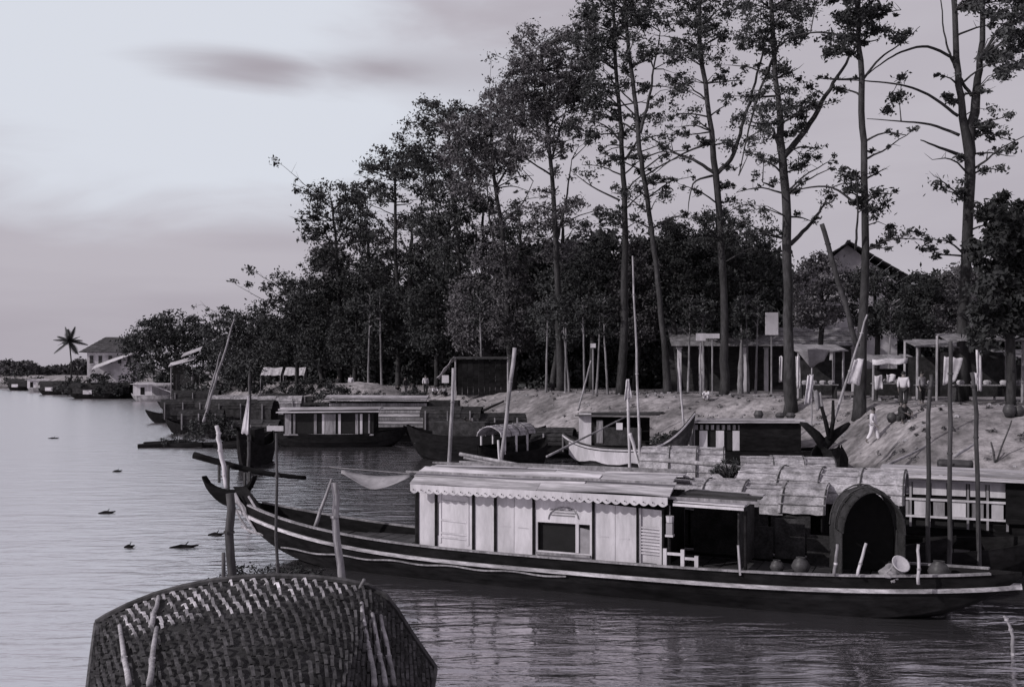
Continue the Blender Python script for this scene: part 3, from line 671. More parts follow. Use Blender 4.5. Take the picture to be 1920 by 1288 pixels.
# cabin wall pieces on plane YW
YW = .14
def quadbox(px0, py0a, py0b, px1, py1a, py1b, y, th, nm, m, parent=hero, O=HO, A=HA):
    """upright panel: left edge from py0a (top) to py0b at px0, right edge at px1"""
    v = []
    for yy in (y, y + th):
        for (a, b_) in ((px0, py0a), (px1, py1a), (px1, py1b), (px0, py0b)):
            x, z = hl(a, b_, y, O, A); v.append((x, yy, z))
    return MB().add(v, [(3, 2, 1, 0), (4, 5, 6, 7), (0, 1, 5, 4), (1, 2, 6, 5), (2, 3, 7, 6), (3, 0, 4, 7)]).build(nm, M[m], parent)
def topy(px): return 908 + (px - 782) * (957 - 908) / (1243 - 782)
def boty(px): return 1021 + (px - 782) * (1068 - 1021) / (1243 - 782)
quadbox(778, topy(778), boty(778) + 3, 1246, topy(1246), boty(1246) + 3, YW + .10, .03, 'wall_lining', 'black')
div = [782, 817, 887, 928, 1000, 1112, 1195, 1243]
kinds = ['plain', 'door', 'plain', 'pair', 'window', 'pair', 'louvre']
wpan = []
for i, k in enumerate(kinds):
    a, b_ = div[i] + 2.2, div[i + 1] - 2.2
    if k == 'window':
        # frame of four boards round a real opening
        oa, ob = 1008, 1079; ot = lambda p: 978 + (p - 1008) * .06; obt = lambda p: 1031 + (p - 1008) * .08
        quadbox(a, topy(a), ot(a), b_, topy(b_), ot(b_), YW, .04, 'wall_board', 'white')
        quadbox(a, obt(a), boty(a), b_, obt(b_), boty(b_), YW, .04, 'wall_board', 'white')
        quadbox(a, ot(a), obt(a), oa, ot(oa), obt(oa), YW, .04, 'wall_board', 'white')
        fr = quadbox(ob, ot(ob), obt(ob), ob + 6, ot(ob) , obt(ob), YW - .01, .05, 'window_frame', 'white')
        quadbox(1086, ot(1086) + 6, obt(1086), 1106, ot(1106) + 10, obt(1106), YW + .02, .03, 'shutter', 'grey')
        quadbox(1106, ot(1106), obt(1106), b_, ot(b_), obt(b_), YW, .04, 'wall_board', 'white')
        quadbox(1004, obt(1004) + 4, obt(1004) + 8, 1106, obt(1106) + 3, obt(1106) + 7, YW - .05, .05, 'window_sill', 'wood')
        # fanlight with arched head
        arc = MB()
        pts = []
        for q in range(13):
            th = pi * q / 12; x, z = hl(1056 - 28 * cos(th), 972 - 22 * sin(th) + 1, YW - .015); pts.append((x, YW - .015, z))
        arc.tube(pts, .012, 4).build('fanlight_arch', M['wood'], hero)
        for q in range(3):
            quadbox(1030 + q * 1.5, 961 + q * 5 - 7, 963 + q * 5 - 7, 1080 - q * 1.5, 964 + q * 5 - 7, 966 + q * 5 - 7, YW - .012, .012, 'louvre_slat', 'wood')
        continue
    if k == 'pair':
        c = (a + b_) / 2
        quadbox(a, topy(a), boty(a), c - .4, topy(c), boty(c), YW, .04, 'wall_board', 'white'); quadbox(c + .4, topy(c), boty(c), b_, topy(b_), boty(b_), YW, .04, 'wall_board', 'white')
        for q in (a + 7, c + 7):
            quadbox(q, topy(q) + 60, topy(q) + 61.2, q + 20, topy(q + 20) + 60, topy(q + 20) + 61.2, YW - .008, .008, 'batten', 'white')
    elif k == 'louvre':
        quadbox(a, topy(a), boty(a), b_, topy(b_), boty(b_), YW + .03, .03, 'wall_board', 'white')
        for e0, e1 in ((a, a + 4), (b_ - 4, b_)):
            quadbox(e0, topy(e0), boty(e0), e1, topy(e1), boty(e1), YW - .01, .05, 'door_stile', 'white')
        for q in range(9):
            yy = 34 + q * 6
            quadbox(a + 4, topy(a + 4) + yy, topy(a + 4) + yy + 3.2, b_ - 4, topy(b_ - 4) + yy, topy(b_ - 4) + yy + 3.2, YW, .03, 'louvre_slat', 'white')
        quadbox(a + 8, boty(a + 8) - 10, boty(a + 8) - 7, b_ - 10, boty(b_ - 10) - 10, boty(b_ - 10) - 7, YW - .02, .02, 'door_latch', 'dwood')
    else:
        quadbox(a, topy(a), boty(a), b_, topy(b_), boty(b_), YW, .04, 'wall_board', 'white')
        if k == 'door':
            for (x0_, x1_, o0, o1) in ((a + 4, a + 8, 14, -8), (b_ - 10, b_ - 6, 14, -8)):
                quadbox(x0_, topy(x0_) + o0, boty(x0_) + o1, x1_, topy(x1_) + o0, boty(x1_) + o1, YW - .015, .015, 'door_stile', 'white')
            for o0 in (12, 24, 60, 84, 92):
                quadbox(a + 8, topy(a + 8) + o0, topy(a + 8) + o0 + 3, b_ - 10, topy(b_ - 10) + o0, topy(b_ - 10) + o0 + 3, YW - .018, .018, 'door_rail', 'white')
            quadbox(a + 1, topy(a) + 30, boty(a) - 22, a + 2.4, topy(a) + 30, boty(a) - 22, YW - .02, .02, 'door_hinge', 'dwood')
for d_ in div:
    quadbox(d_ - 2.2, topy(d_) - 4, boty(d_), d_ + 2.2, topy(d_) - 4, boty(d_), YW - .03, .1, 'wall_post', 'dark')
quadbox(735, 1019, 1024, 1312, 1067, 1075, YW - .08, .16, 'sill_board', 'white')
# far wall, end walls, ceiling
xa, z_t = hl(782, 912, YW); xb_, z_t2 = hl(1243, 960, YW)
CX0, CX1, CZ0, CZ1 = xa, xb_, .66, z_t
FARY = 1.86
MB().box(((CX0 + CX1) / 2, FARY, (CZ0 + CZ1) / 2), (CX1 - CX0, .04, CZ1 - CZ0)).build('far_wall', M['dwood'], hero)
MB().box((CX0 + .02, (YW + FARY) / 2 + .06, (CZ0 + CZ1) / 2), (.04, FARY - YW - .18, CZ1 - CZ0)).build('end_wall', M['white'], hero)
MB().box((CX1 - .02, (YW + FARY) / 2 + .06, (CZ0 + CZ1) / 2), (.04, FARY - YW - .18, CZ1 - CZ0)).build('end_wall', M['dark'], hero)
# roof: long loose boards on a shallow curve
xe0 = hl(766, 905, -.16)[0]; xe1 = hl(1250, 950, -.16)[0]
EZ = hl(900, 916, -.16)[1]
def roofz(y): return EZ + .30 * (1 - ((y - CY) / 1.2) ** 2)
nb = 9
for i in range(nb):
    y0_ = -.16 + 2.32 * i / nb; y1_ = -.16 + 2.32 * (i + 1) / nb - .02
    xs_ = [xe0 + random.uniform(-.1, .08)]; xs_.append(random.uniform(-1.5, .8)); xs_.append(xe1 + random.uniform(-.1, .12) + (.0 if i else 0))
    for s in range(2):
        a, b_ = xs_[s] + .01, xs_[s + 1] - .01; lift = random.uniform(0, .05); rows_ = []
        for q in range(9):
            x = a + (b_ - a) * q / 8; wv = .02 * sin(x * 1.7 + i)
            rows_.append([(x, y0_ + wv * .4 + random.uniform(-.008, .008), roofz(y0_) + lift + wv), (x, y1_ + wv * .4 + random.uniform(-.01, .01), roofz(y1_) + lift + wv + .012)])
        MB().grid(rows_, .03).build('roof_plank', M['plank'], hero)
# long battens lying on the roof
for i, (y, lf) in enumerate([(.1, .06), (.75, .05), (1.45, .05)]):
    MB().bar((xe0 - .2 + i * .3, y, roofz(y) + lf + .06), (xe1 + .1, y + .1, roofz(y) + lf + .06), .05, .04).build('roof_batten', M['wood'], hero)
# scalloped valance
mb = MB(); ns = 30; yv = -.18
a0, a1 = xe0 + .05, xe1 + .02
zt_ = EZ + .0; top_ = []; 
npt = ns * 6
vt = []; vb = []
for i in range(npt + 1):
    x = a0 + (a1 - a0) * i / npt; ph = (i % 6) / 6
    vt.append((x, yv, zt_ + .02)); vb.append((x, yv, zt_ - .115 - .05 * sin(pi * ph)))
mb.grid([vt, vb], .025).build('scalloped_valance', M['white'], hero)
mb = MB()
for i in range(ns):
    x = a0 + (a1 - a0) * (i + .5) / ns
    mb.box((x, yv - .03, zt_ - .085), (.022, .012, .022), Matrix.Rotation(pi / 4, 3, 'Y'))
mb.build('valance_studs', M['dwood'], hero)['kind'] = 'stuff'
# open section roof, right of the cabin
xo0 = hl(1262, 943, -.05)[0]; xo1 = hl(1405, 957, -.05)[0]; zo = hl(1330, 949, -.05)[1]
for i in range(6):
    y0_ = -.02 + .33 * i
    MB().bar((xo0, y0_ + .15, zo + .03 + .10 * sin(pi * (i + .5) / 6)), (xo1 + random.uniform(-.25, .1), y0_ + .15, zo + .0 + .10 * sin(pi * (i + .5) / 6)), .31, .03).build('roof_plank', M['plank' if i in (0, 4) else 'dwood'], hero)
MB().bar((xo0, -.06, zo), (xo1 - .1, -.06, zo - .02), .04, .05).build('eave_board', M['white'], hero)
MB().bar((xo0 - .2, -.02, zo + .12), (xo1 + .15, .1, zo + .09), .04, .05).build('roof_batten', M['wood'], hero)
MB().box(((xo0 + xo1) / 2 - .1, 1.84, 1.2), (xo1 - xo0 - .1, .03, 1.0)).build('rear_screen', M['mat_dark'], hero)
MB().box((xo1 - .25, 1.0, 1.25), (.03, 1.6, 1.1)).build('rear_screen', M['mat_dark'], hero)
for px, ytop in ((1255, 945), (1398, 957)):
    x, z0_ = hl(px, 1072 if px < 1300 else 1080, .1); x1_, z1_ = hl(px, ytop, .1)
    MB().tube([(x, .1, .6), (x, .1, z1_)], .035, 6).build('roof_post', M['dark'], hero)
xq, z0_ = hl(1388, 1078, .02); x2, z2 = hl(1384, 1022, .02)
MB().tube([(xq, .02, z0_), (x2, .02, z2)], .025, 5).build('deck_stake', M['pole'], hero)
# white hand-rail
for px, ty in ((1247, 1028), (1280, 1030), (1306, 1042)):
    x, zt2 = hl(px, ty, .06); MB().box((x, .06, (zt2 + .69) / 2), (.07, .06, zt2 - .69)).build('rail_post', M['white'], hero)
xa, za = hl(1249, 1037, .06); xb_, zb_ = hl(1279, 1038, .06); xc, zc = hl(1305, 1048, .06)
MB().bar((xa, .06, za), (xb_, .06, za), .04, .05).build('hand_rail', M['white'], hero); MB().bar((xb_, .06, zc), (xc, .06, zc), .04, .05).build('hand_rail', M['white'], hero)
# hanging lamp by the cabin corner
xh, zh = hl(1256, 967, .02)
lamp = thing('hanging_lamp', 'white hanging lantern at the right corner of the white cabin', 'lantern', HO + Matrix.Rotation(HA, 3, 'Z') @ Vector((xh, .02, zh)), HA)
MB().tube([(0, 0, .2), (0, 0, 0)], .008, 4).build('cord', M['rope'], lamp)
MB().lathe((0, 0, -.12), [(.0, .12), (.08, .12), (.07, 0), (0, 0)], 8).build('cap', M['white'], lamp)
MB().box((0, 0, -.24), (.12, .12, .22)).build('body', M['grey'], lamp)
MB().box((0, 0, -.37), (.15, .15, .04)).build('base', M['white'], lamp)
# thin black end-cloth hanging in a bow at the left roof end
def hp(px, py, yl): x, z = hl(px, py, yl); return Vector((x, yl, z))
rows_ = []
for q in range(13):
    u = q / 12; px = 640 + (768 - 640) * u; ytop = 880 + 8 * u + 8 * sin(pi * u); ybot = ytop + 4 + 24 * sin(pi * min(1, u * .62 + .36)) * min(1, u * 2.2)
    r_ = []
    for k in range(6):
        e = k / 5; yl = .35 + .5 * e; r_.append(hp(px, ybot + (ytop - ybot) * e, yl) + Vector((0, 0, -.05 * sin(pi * e))))
    rows_.append(r_)
cl_o = MB().grid(rows_, .01)
co = thing('slung_cloth', 'pale cloth slung like a hammock from the left end of the white cabin roof', 'cloth', HO, HA)
cl_o.build('cloth', M['grey'], co, smooth=True)
MB().tube([hp(q, 876 + (q - 620) * .08, .85) for q in (618, 660, 710, 768)], .014, 4).build('line', M['rope'], co)
# A-frame and posts near the stern
MB().tube([hp(628, 905, .3), hp(634, 980, .3), hp(640, 1040, .3)], [.06, .055, .05], 6)
def pole(label, pts, r0, r1=None, m='pole', name='mooring_pole', group='poles stuck in the river', cat='pole', n=7, wobble=.35):
    pts = [Vector(p) for p in pts]; base = pts[0].copy(); root = thing(name, label, cat, base, 0, group)
    r1 = r1 or r0 * .6; w_ = wob([p - base for p in pts], r0 * wobble, 5); k = len(w_)
    MB().tube(w_, [r0 + (r1 - r0) * i / (k - 1) for i in range(k)], n).build('shaft', M[m], root, smooth=True)
    for i in range(2, k - 1, 3):    # nodes / stubs
        MB().tube([w_[i] - Vector((0, 0, .02)), w_[i] + Vector((0, 0, .02))], r0 * 1.12, n).build('node', M[m], root)
    return root
def down(pt, z=-1.2, lean=0):
    pt = Vector(pt); return Vector((pt.x + lean, pt.y, z))
def vpole(label, top, bottom, Y, r0, **k):
    """pole through two picture points at distance Y, driven on into the river bed"""
    a = P(*top, Y); b_ = P(*bottom, Y); d = (a - b_)
    if k.pop('drive', True):
        if d.z > .2: b_ = b_ - d * ((b_.z + 1.0) / d.z) if b_.z > -1 else b_
    return pole(label, [b_, b_.lerp(a, .5), a], r0, **k)
vpole('thick dark mooring post in front of the forked stern', (431, 925), (434, 1085), 15.5, .075, r1=.065, m='dpole')
vpole('short dark stub post left of the thick dark post', (419, 1035), (421, 1095), 14.5, .045, m='dpole')
vpole('thin dark pole standing beside the raised stern, knotted at deck height', (518, 812), (519, 1080), 17, .035, m='dpole')
vpole('thick squared post with a pale worn edge at the stern A-frame', (626, 905), (640, 1100), 17.5, .08, r1=.06, m='wood')
a = HO + Matrix.Rotation(HA, 3, 'Z') @ hp(622, 898, .7); b_ = HO + Matrix.Rotation(HA, 3, 'Z') @ hp(590, 990, .7)
pole('slanting brace of the stern A-frame leaning on the squared post', [b_, a], .05, m='wood', name='brace_pole', group='spars on the boats')
a = HO + Matrix.Rotation(HA, 3, 'Z') @ hp(406, 798, 1.0); b_ = HO + Matrix.Rotation(HA, 3, 'Z') @ hp(425, 915, 1.0)
pole('white tapering stick standing in the stern fork', [b_, b_.lerp(a, .6), a], .06, r1=.05, m='white', name='stern_staff', group='spars on the boats')
pole('long black oar lying across the water past the stern fork', [P(574, 896, 25.2), P(480, 884, 25), P(363, 853, 25)], .05, r1=.09, m='dark', name='steering_oar', group='spars on the boats')
# bow deck clutter of the hero boat
def hw(px, py, yl):
    return HO + Matrix.Rotation(HA, 3, 'Z') @ hp(px, py, yl)
hx, hz = hl(1612, 1010, 1.0)
hoodT = thing('arched_hood', 'dark arched palm-mat hood standing open on the bow of the white cabin boat', 'boat hood', HO + Matrix.Rotation(HA, 3, 'Z') @ Vector((hx + .12, 1.3, .66)), R(84)); hoodT.scale = (.8, .78, .82)
arch_mats(hoodT, -.55, .6, 0, .72, .95, .95, seg=.6, m='mat_dark', name='hood_mat')
for s in (-1, 1):
    for i in range(2):
        rows_ = [[(-.55 + .58 * i + .57 * a_ / 3, s * (.72 + .01 * a_), z) for z in (.0, .5, .97)] for a_ in range(4)]
        MB().grid(rows_, .03).build('side_mat', M['mat_dark'], hoodT)
MB().add([(.3, y, z) for y, z in arch_pts(0, .68, .95, .9, 10)] + [(.3, .68, 0), (.3, -.68, 0)], [tuple(range(13))]).build('inner_shade_sheet', M['black'], hoodT)  # near-black sheet standing in for the shade inside the hood
for j, (px, py, s, lb) in enumerate([(1672, 1005, .2, 'crumpled pale cloth bundle in front of the arched hood')]):
    rows_ = []
    for i in range(13):
        th = pi * i / 12; rows_.append([(s * (1 + .22 * sin(5 * a_ * pi / 12 + i * 1.3) + .12 * sin(a_ * 2.6 + i * 2)) * sin(th) * cos(2 * pi * a_ / 24), s * .7 * (1 + .25 * cos(6 * a_ * pi / 12 + 2 * i)) * sin(th) * sin(2 * pi * a_ / 24), max(0, s * .75 + s * .8 * cos(th) * (1 + .3 * sin(a_ * pi / 4 + j * 2)))) for a_ in range(24)] + [None]); rows_[-1][-1] = rows_[-1][0]
    ob = MB().grid(rows_).build('cloth_bundle', M['grey'], smooth=True); ob.location = HO + Matrix.Rotation(HA, 3, 'Z') @ Vector((hl(px, py, .45)[0], .45, .66)); tag(ob, lb, 'cloth')
ob = MB().lathe((0, 0, 0), [(.0, .0), (.1, .0), (.16, .06), (.17, .07), (.15, .07), (.09, .02), (0, .02)], 16).build('bowl', M['white'], smooth=True)
ob.location = HO + Matrix.Rotation(HA, 3, 'Z') @ Vector((hl(1686, 1056, .35)[0], .35, hl(1686, 1060, .35)[1])); ob.rotation_euler = (R(50), 0, R(15)); tag(ob, 'small white bowl tipped up on the dark bow deck', 'bowl')
for (a, b_, lb) in [((1570, 1020), (1564, 1078), 'short pale stick upright below the arched hood'), ((1624, 1018), (1608, 1079), 'short crooked stick leaning right of the upright one'), ((1722, 1020), (1722, 1095), 'pale square stake standing on the gunwale near the bow')]:
    pole(lb, [hw(*b_, .1), hw(*a, .1)], .03, r1=.025, m='pole', name='deck_stick', group='sticks on the bow deck')
for j, (px, h_, r_, lb) in enumerate([(1500, .3, .18, 'round dark water jar left of the arched hood'), (1455, .22, .15, 'low dark jar by the open cabin end'), (1760, .34, .2, 'dark jar on the bow between the two tall poles')]):
    x = hl(px, 1080, .5)[0]; ob = MB().lathe((0, 0, 0), [(0, 0), (r_ * .6, 0), (r_, h_ * .5), (r_ * .7, h_ * .85), (r_ * .45, h_), (r_ * .5, h_ * 1.06), (r_ * .35, h_)], 14).build('water_jar', M['pot'], smooth=True)
    ob.location = HO + Matrix.Rotation(HA, 3, 'Z') @ Vector((x, .6 if px < 1700 else 1.0, .66)); tag(ob, lb, 'jar', 'jars on the bow deck')
# dark half-height matting along the bow
for i in range(5):
    x = hl(1420, 1060, 1.7)[0] + i * .62
    MB().box((x, 1.80, 1.0 + .12 * sin(i * 2)), (.58, .03, .65 + .15 * sin(i * 1.7))).build('side_screen', M['mat_dark'], hero)
# loose weed and roots under the stern
wd = bush('mass of dark water weed caught under the raised stern', 500, 1075, 20.5, 2.6, .6, n=44)
wd.location.z = -.05

# ---- three crooked tall poles at right
for (pts, Y, lb) in [(((1746, 702), (1741, 820), (1738, 1060)), 20.3, 'left one of the three crooked tall poles at right, shortest'),
                     (((1782, 640), (1782, 850), (1776, 1075)), 20.0, 'middle one of the three crooked tall poles at right, tallest'),
                     (((1822, 698), (1832, 820), (1838, 985)), 20.5, 'right one of the three crooked tall poles at right, bent near its top')]:
    q = [P(a[0], a[1], Y) for a in reversed(pts)]; q[0] = down(P(pts[2][0], pts[2][1], Y), -1.2, .02) if P(pts[2][0], pts[2][1], Y).z > -1 else q[0]
    pole(lb, q, .05, r1=.038, m='dpole' , group='three tall poles at right')

# ---- foreground hooded boat, bottom left
fgO = P(500, 1180, 10.5); fgO.z = 0
fg = thing('hooded_boat', 'nearest boat, bottom left, under a big dark woven hood', 'boat', (fgO.x, fgO.y, 0))
rim = [(181, 1172), (200, 1160), (240, 1140), (290, 1120), (345, 1105), (400, 1094), (460, 1087), (520, 1085), (580, 1087), (640, 1093), (690, 1103), (722, 1120), (745, 1150), (768, 1187), (792, 1222), (816, 1256)]
axis = Vector((.74, -1.97, 0)).normalized()
def fgp(i, s, lift=0):
    """point on the hood: i along the rim (float), s metres towards the camera"""
    i = min(max(i, 0), len(rim) - 1.001); k = int(i); f = i - k
    px = rim[k][0] * (1 - f) + rim[k + 1][0] * f; py = rim[k][1] * (1 - f) + rim[k + 1][1] * f
    ax_ = axis.lerp(Vector((.03, -1, 0)), min(1, i / 11) ** 1.2)
    q = P(px, py, 11) - Vector((fgO.x, fgO.y, 0)) + ax_ * s
    q.z += lift - .012 * s * s
    return q
NI = len(rim) - 1; LEN = 4.4
rows_ = [[fgp(i * NI / 30, s) for i in range(31)] for s in np.linspace(0, LEN, 12)]
MB().grid(rows_, .05).build('hood_lining', M['mat_dark'], fg)
# woven strips: staggered slats laid over the lining, running down the hood
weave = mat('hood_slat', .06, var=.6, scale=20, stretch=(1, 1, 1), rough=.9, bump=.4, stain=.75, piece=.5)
lit_straw = mat('lit_band_slat', .36, var=.6, scale=16, rough=.9, bump=.4, stain=.75, piece=.4)  # paler copy of the slats: sunlight painted into the upper band
sl = []
for r_ in range(18):
    s0 = .14 + r_ * .24; cnt = 46
    for c in range(cnt):
        if random.random() < .03: continue
        i0 = (c + (.5 if r_ % 2 else 0) + random.uniform(-.08, .08)) / cnt * NI; ln = .21 * random.uniform(.85, 1.1); slant = random.uniform(.05, .12); so_ = random.uniform(-.015, .015)
        a = fgp(i0, s0 + so_, .024); b_ = fgp(i0 + slant, s0 + so_ + ln * .5, random.uniform(.04, .07)); d_ = fgp(i0 + slant * 2, s0 + so_ + ln, .02)
        in_lit_band = r_ < 6 and 1.6 + r_ * .15 < i0 < 9.6 - r_ * .55 and random.random() < .95  # extent of the painted sunlit band
        sl.append((in_lit_band, random.uniform(.018, .032), a, b_, d_))
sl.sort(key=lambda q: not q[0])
rest = MB()
for k, (in_lit_band, wd_, a, b_, d_) in enumerate(sl):
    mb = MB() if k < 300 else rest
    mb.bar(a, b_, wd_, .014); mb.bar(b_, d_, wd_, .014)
    if k < 300: mb.build('woven_slat', lit_straw if in_lit_band else weave, fg)
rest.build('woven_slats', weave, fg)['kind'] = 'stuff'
# rim cane
MB().tube([fgp(i * NI / 30, 0, .03) for i in range(31)], .035, 6).build('rim_cane', M['dpole'], fg)
MB().tube([fgp(0, s, .02) for s in np.linspace(0, LEN, 8)], .03, 6).build('eave_cane', M['dpole'], fg)
MB().tube([fgp(NI, s, .02) for s in np.linspace(0, LEN, 8)], .03, 6).build('eave_cane', M['dpole'], fg)
# left and right side mats and the hull below
for i0 in (0, NI):
    rows_ = []
    for s in np.linspace(0, LEN, 8):
        q = fgp(i0, s, -.02); inn = Vector((.35 if i0 == 0 else -.25, 0, 0)); rows_.append([q, q + inn + Vector((0, 0, -.6)), Vector((q.x, q.y, .45)) + inn * 1.3])
    MB().grid(rows_, .03).build('side_mat', M['mat_dark'], fg)
ctr = (fgp(2, 0) + fgp(NI - 1, 0)) / 2



rows_ = []
for s in np.linspace(-1.5, LEN + 1.5, 14):
    c = Vector((ctr.x, ctr.y, 0)) + axis * s; u = (s - LEN / 2) / (LEN / 2 + 1.5); hb = 1.5 * max(0, 1 - abs(u) ** 2.5) + .1; sx = Vector((-axis.y, axis.x, 0))
    rows_.append([c - sx * hb + Vector((0, 0, .5 + .3 * u * u)), c - sx * hb * .8 + Vector((0, 0, .1)), c + Vector((0, 0, -.3 + .5 * u ** 4)), c + sx * hb * .8 + Vector((0, 0, .1)), c + sx * hb + Vector((0, 0, .5 + .3 * u * u))])
MB().grid(rows_, .05).build('hull', M['dark'], fg)
# peeled sticks tied on the hood
def fgstick(label, p0, p1, Y0, Y1, r_=.028, mid=None):
    a = P(*p0, Y0); b_ = P(*p1, Y1); pts = [a] + ([P(*mid, (Y0 + Y1) / 2)] if mid else []) + [b_]
    return pole(label, pts, r_, r1=r_ * .7, m='pole', name='hood_stick', group='peeled sticks laid on the woven hood', n=6)
def hoodY(px, py):
    """distance at which the sight line meets the hood surface"""
    best = None
    for s in np.linspace(0, LEN, 90):
        for i in np.linspace(0, NI, 60):
            q = fgp(i, s, .05); X = q.x + fgO.x; Y = q.y + fgO.y; ax = 960 + FPX * X / Y; ay = HOR + FPX * (CAMH - q.z) / Y
            d = (ax - px) ** 2 + (ay - py) ** 2
            if best is None or d < best[0]: best = (d, Y)
    return best[1] - .05
for lb, p0, p1 in [('crooked pale stick at the far left of the woven hood', (242, 1282), (224, 1172)), ('pale stick second from left on the woven hood', (280, 1282), (294, 1176)),
                   ('stick crossing the rim of the woven hood on its left', (284, 1172), (297, 1118)),
                   ('longest pale stick on the right of the woven hood', (702, 1284), (678, 1130)), ('thin stick between the two pale ones on the right of the hood', (722, 1284), (698, 1150)),
                   ('pale stick rightmost on the woven hood', (738, 1284), (714, 1154))]:
    fgstick(lb, p0, p1, hoodY(*p0), hoodY(*p1))
fgstick('short stick sticking up off the right of the woven hood', (668, 1122), (683, 1086), 11, 10.9)

# ---- boats packed behind the hero boat
def boat_at(name, label, px, py, O_Y, rz, cat='boat', group='moored boats'):
    q = P(px, py, O_Y); return thing(name, label, cat, (q.x, q.y, 0), rz, group)
b1 = thing('mat_roofed_boat', 'boat moored just behind the white cabin boat, low arched mat roof with seams', 'boat', HO + Matrix.Rotation(HA, 3, 'Z') @ Vector((1.9, 3.6, 0)), HA, 'moored boats')
hull(b1, -5.2, 5.0, 1.9, .7, .5, .4, m='dark', deck=.5)
arch_mats(b1, -2.6, 2.5, 0, .95, 1.45, .55, seg=.85, m='mat_')
for s in (-1, 1):
    for i in range(6):
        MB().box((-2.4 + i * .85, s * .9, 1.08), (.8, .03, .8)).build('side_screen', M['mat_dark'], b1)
gable_boards(b1, 2.45, 0, .88, 1.42, .5, .7); gable_boards(b1, -2.5, 0, .88, 1.42, .5, .7)
for lb, pts, Y0, Y1, r_ in [('long bamboo pole lying across roofs from the dark water to the cabin end', [(862, 851), (1020, 880), (1395, 948)], 24.6, 20.9, .045), ('second bamboo pole beside the long one, slightly shorter', [(870, 858), (1050, 893), (1300, 935)], 24.2, 21.2, .03),
                    ('pale plank pole laid over the arched roofs left of the leafy tuft', [(1236, 862), (1380, 876), (1540, 905)], 25.5, 22.5, .06)]:
    k = len(pts); pole(lb, [P(a[0], a[1], Y0 + (Y1 - Y0) * (a[0] - pts[0][0]) / (pts[-1][0] - pts[0][0])) for a in pts], r_, r1=r_ * .8, m='pole', name='bamboo_pole', group='poles lying on the roofs')
b2 = thing('mat_roofed_boat', 'boat with two humped pale mat roofs moored in the second row', 'boat', P(1370, 900, 27.0), R(-12), 'moored boats'); b2.location.z = 0
hull(b2, -5.5, 5.0, 2.1, .8, .5, .5, m='dark', deck=.6)
arch_mats(b2, -2.3, -.2, 0, 1.1, 1.5, .85, seg=.75, m='mat_'); arch_mats(b2, .3, 2.6, 0, 1.05, 1.45, .68, seg=.75, m='mat_')
for s in (-1, 1):
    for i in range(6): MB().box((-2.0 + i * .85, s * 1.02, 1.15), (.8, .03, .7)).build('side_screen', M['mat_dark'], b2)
gable_boards(b2, -2.28, 0, 1.05, 1.5, .8, .8); gable_boards(b2, -.22, 0, 1.05, 1.5, .8, .8); gable_boards(b2, .32, 0, 1.0, 1.45, .64, .8); gable_boards(b2, 2.5, 0, 1.0, 1.45, .64, .8)
bush('small leafy tuft of cuttings lying on the mat roofs', 1368, 893, 23.6, .9, .38, n=18, group='bushes by the water')
b1b = thing('mat_roofed_boat', 'mat-roofed boat lying between the hood and the white lattice boat, mostly in shadow', 'boat', P(1560, 960, 22.5), HA, 'moored boats'); b1b.location.z = 0
hull(b1b, -3.6, 4.4, 2.5, .7, .4, .4, m='dark', deck=.5)
arch_mats(b1b, -1.9, 1.5, 0, 1.25, 1.65, .6, seg=.85, m='mat_')
for s in (-1, 1):
    for i in range(3): MB().box((-1.2 + i * .85, s * 1.18, 1.15), (.8, .03, .95)).build('side_screen', M['mat_dark'], b1b)
gable_boards(b1b, -1.85, 0, 1.2, 1.65, .55, .7); gable_boards(b1b, 1.45, 0, 1.2, 1.65, .55, .7)

# right: white lattice-sided houseboat
B3O = P(1665, 905, 24.6); B3O.z = 0; B3A = R(-23)
b3 = thing('lattice_houseboat', 'white lattice-sided houseboat with a flat pale roof at the right edge', 'boat', B3O, B3A, 'moored boats')
hull(b3, -1.0, 9.5, 2.4, .8, .4, .5, cy=1.2, m='dark', deck=.6)
for i in range(16):
    x = .1 + i * .42
    MB().box((x + .2, .02, 1.62), (.33, .03, .30)).build('upper_panel', M['white'], b3)
    MB().box((x + .2, .02, 1.15), (.25 if i % 3 else .33, .03, .34)).build('lower_panel', M['white' if i % 2 else 'wood'], b3)
    MB().box((x - .01, 0, 1.25), (.05, .06, 1.1)).build('wall_post', M['wood'], b3)
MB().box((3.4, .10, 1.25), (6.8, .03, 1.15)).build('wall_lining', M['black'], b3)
for z in (1.36, .95, 1.80): MB().box((3.4, -.01, z), (6.8, .05, .05)).build('wall_rail', M['white'], b3)
for k in range(6):
    MB().bar((-.2, -.15 + .45 * k, 1.93 + .10 * sin(pi * k / 5)), (5.4, -.15 + .45 * k, 1.86 + .10 * sin(pi * k / 5)), .43, .04).build('roof_plank', M['plank'], b3)
MB().box((5.1, .9, 1.5), (.08, 1.8, 1.1)).build('stern_screen', M['dark'], b3)
xx, zz = hl(1895, 905, -.1, B3O, B3A)
MB().box((xx + .15, -.05, zz - .45), (.5, .12, 1.0)).build('dark_board', M['dark'], b3)
pole('round log lying on the lattice houseboat roof by the three poles', [P(1760, 868, 26.5), P(1822, 872, 26.3)], .11, r1=.13, m='dwood', name='log', group='poles lying on the roofs')
pole('bright slanting spar left of the three tall poles', [P(1655, 876, 28), P(1740, 835, 30)], .05, m='pole', name='spar', group='spars on the boats')
pole('bright slanting spar behind the three tall poles', [P(1790, 855, 28), P(1828, 832, 30)], .05, m='pole', name='spar', group='spars on the boats')
pole('thin forked stick standing on the slope at far right, leaning one', [on_ground(1868, 868), P(1897, 788, on_ground(1868, 868).y)], .035, m='dpole', name='stake', group='stakes on the slope')
pole('thin forked stick standing on the slope at far right, upright one', [on_ground(1866, 870), P(1858, 828, on_ground(1866, 870).y)], .045, m='dpole', name='stake', group='stakes on the slope')
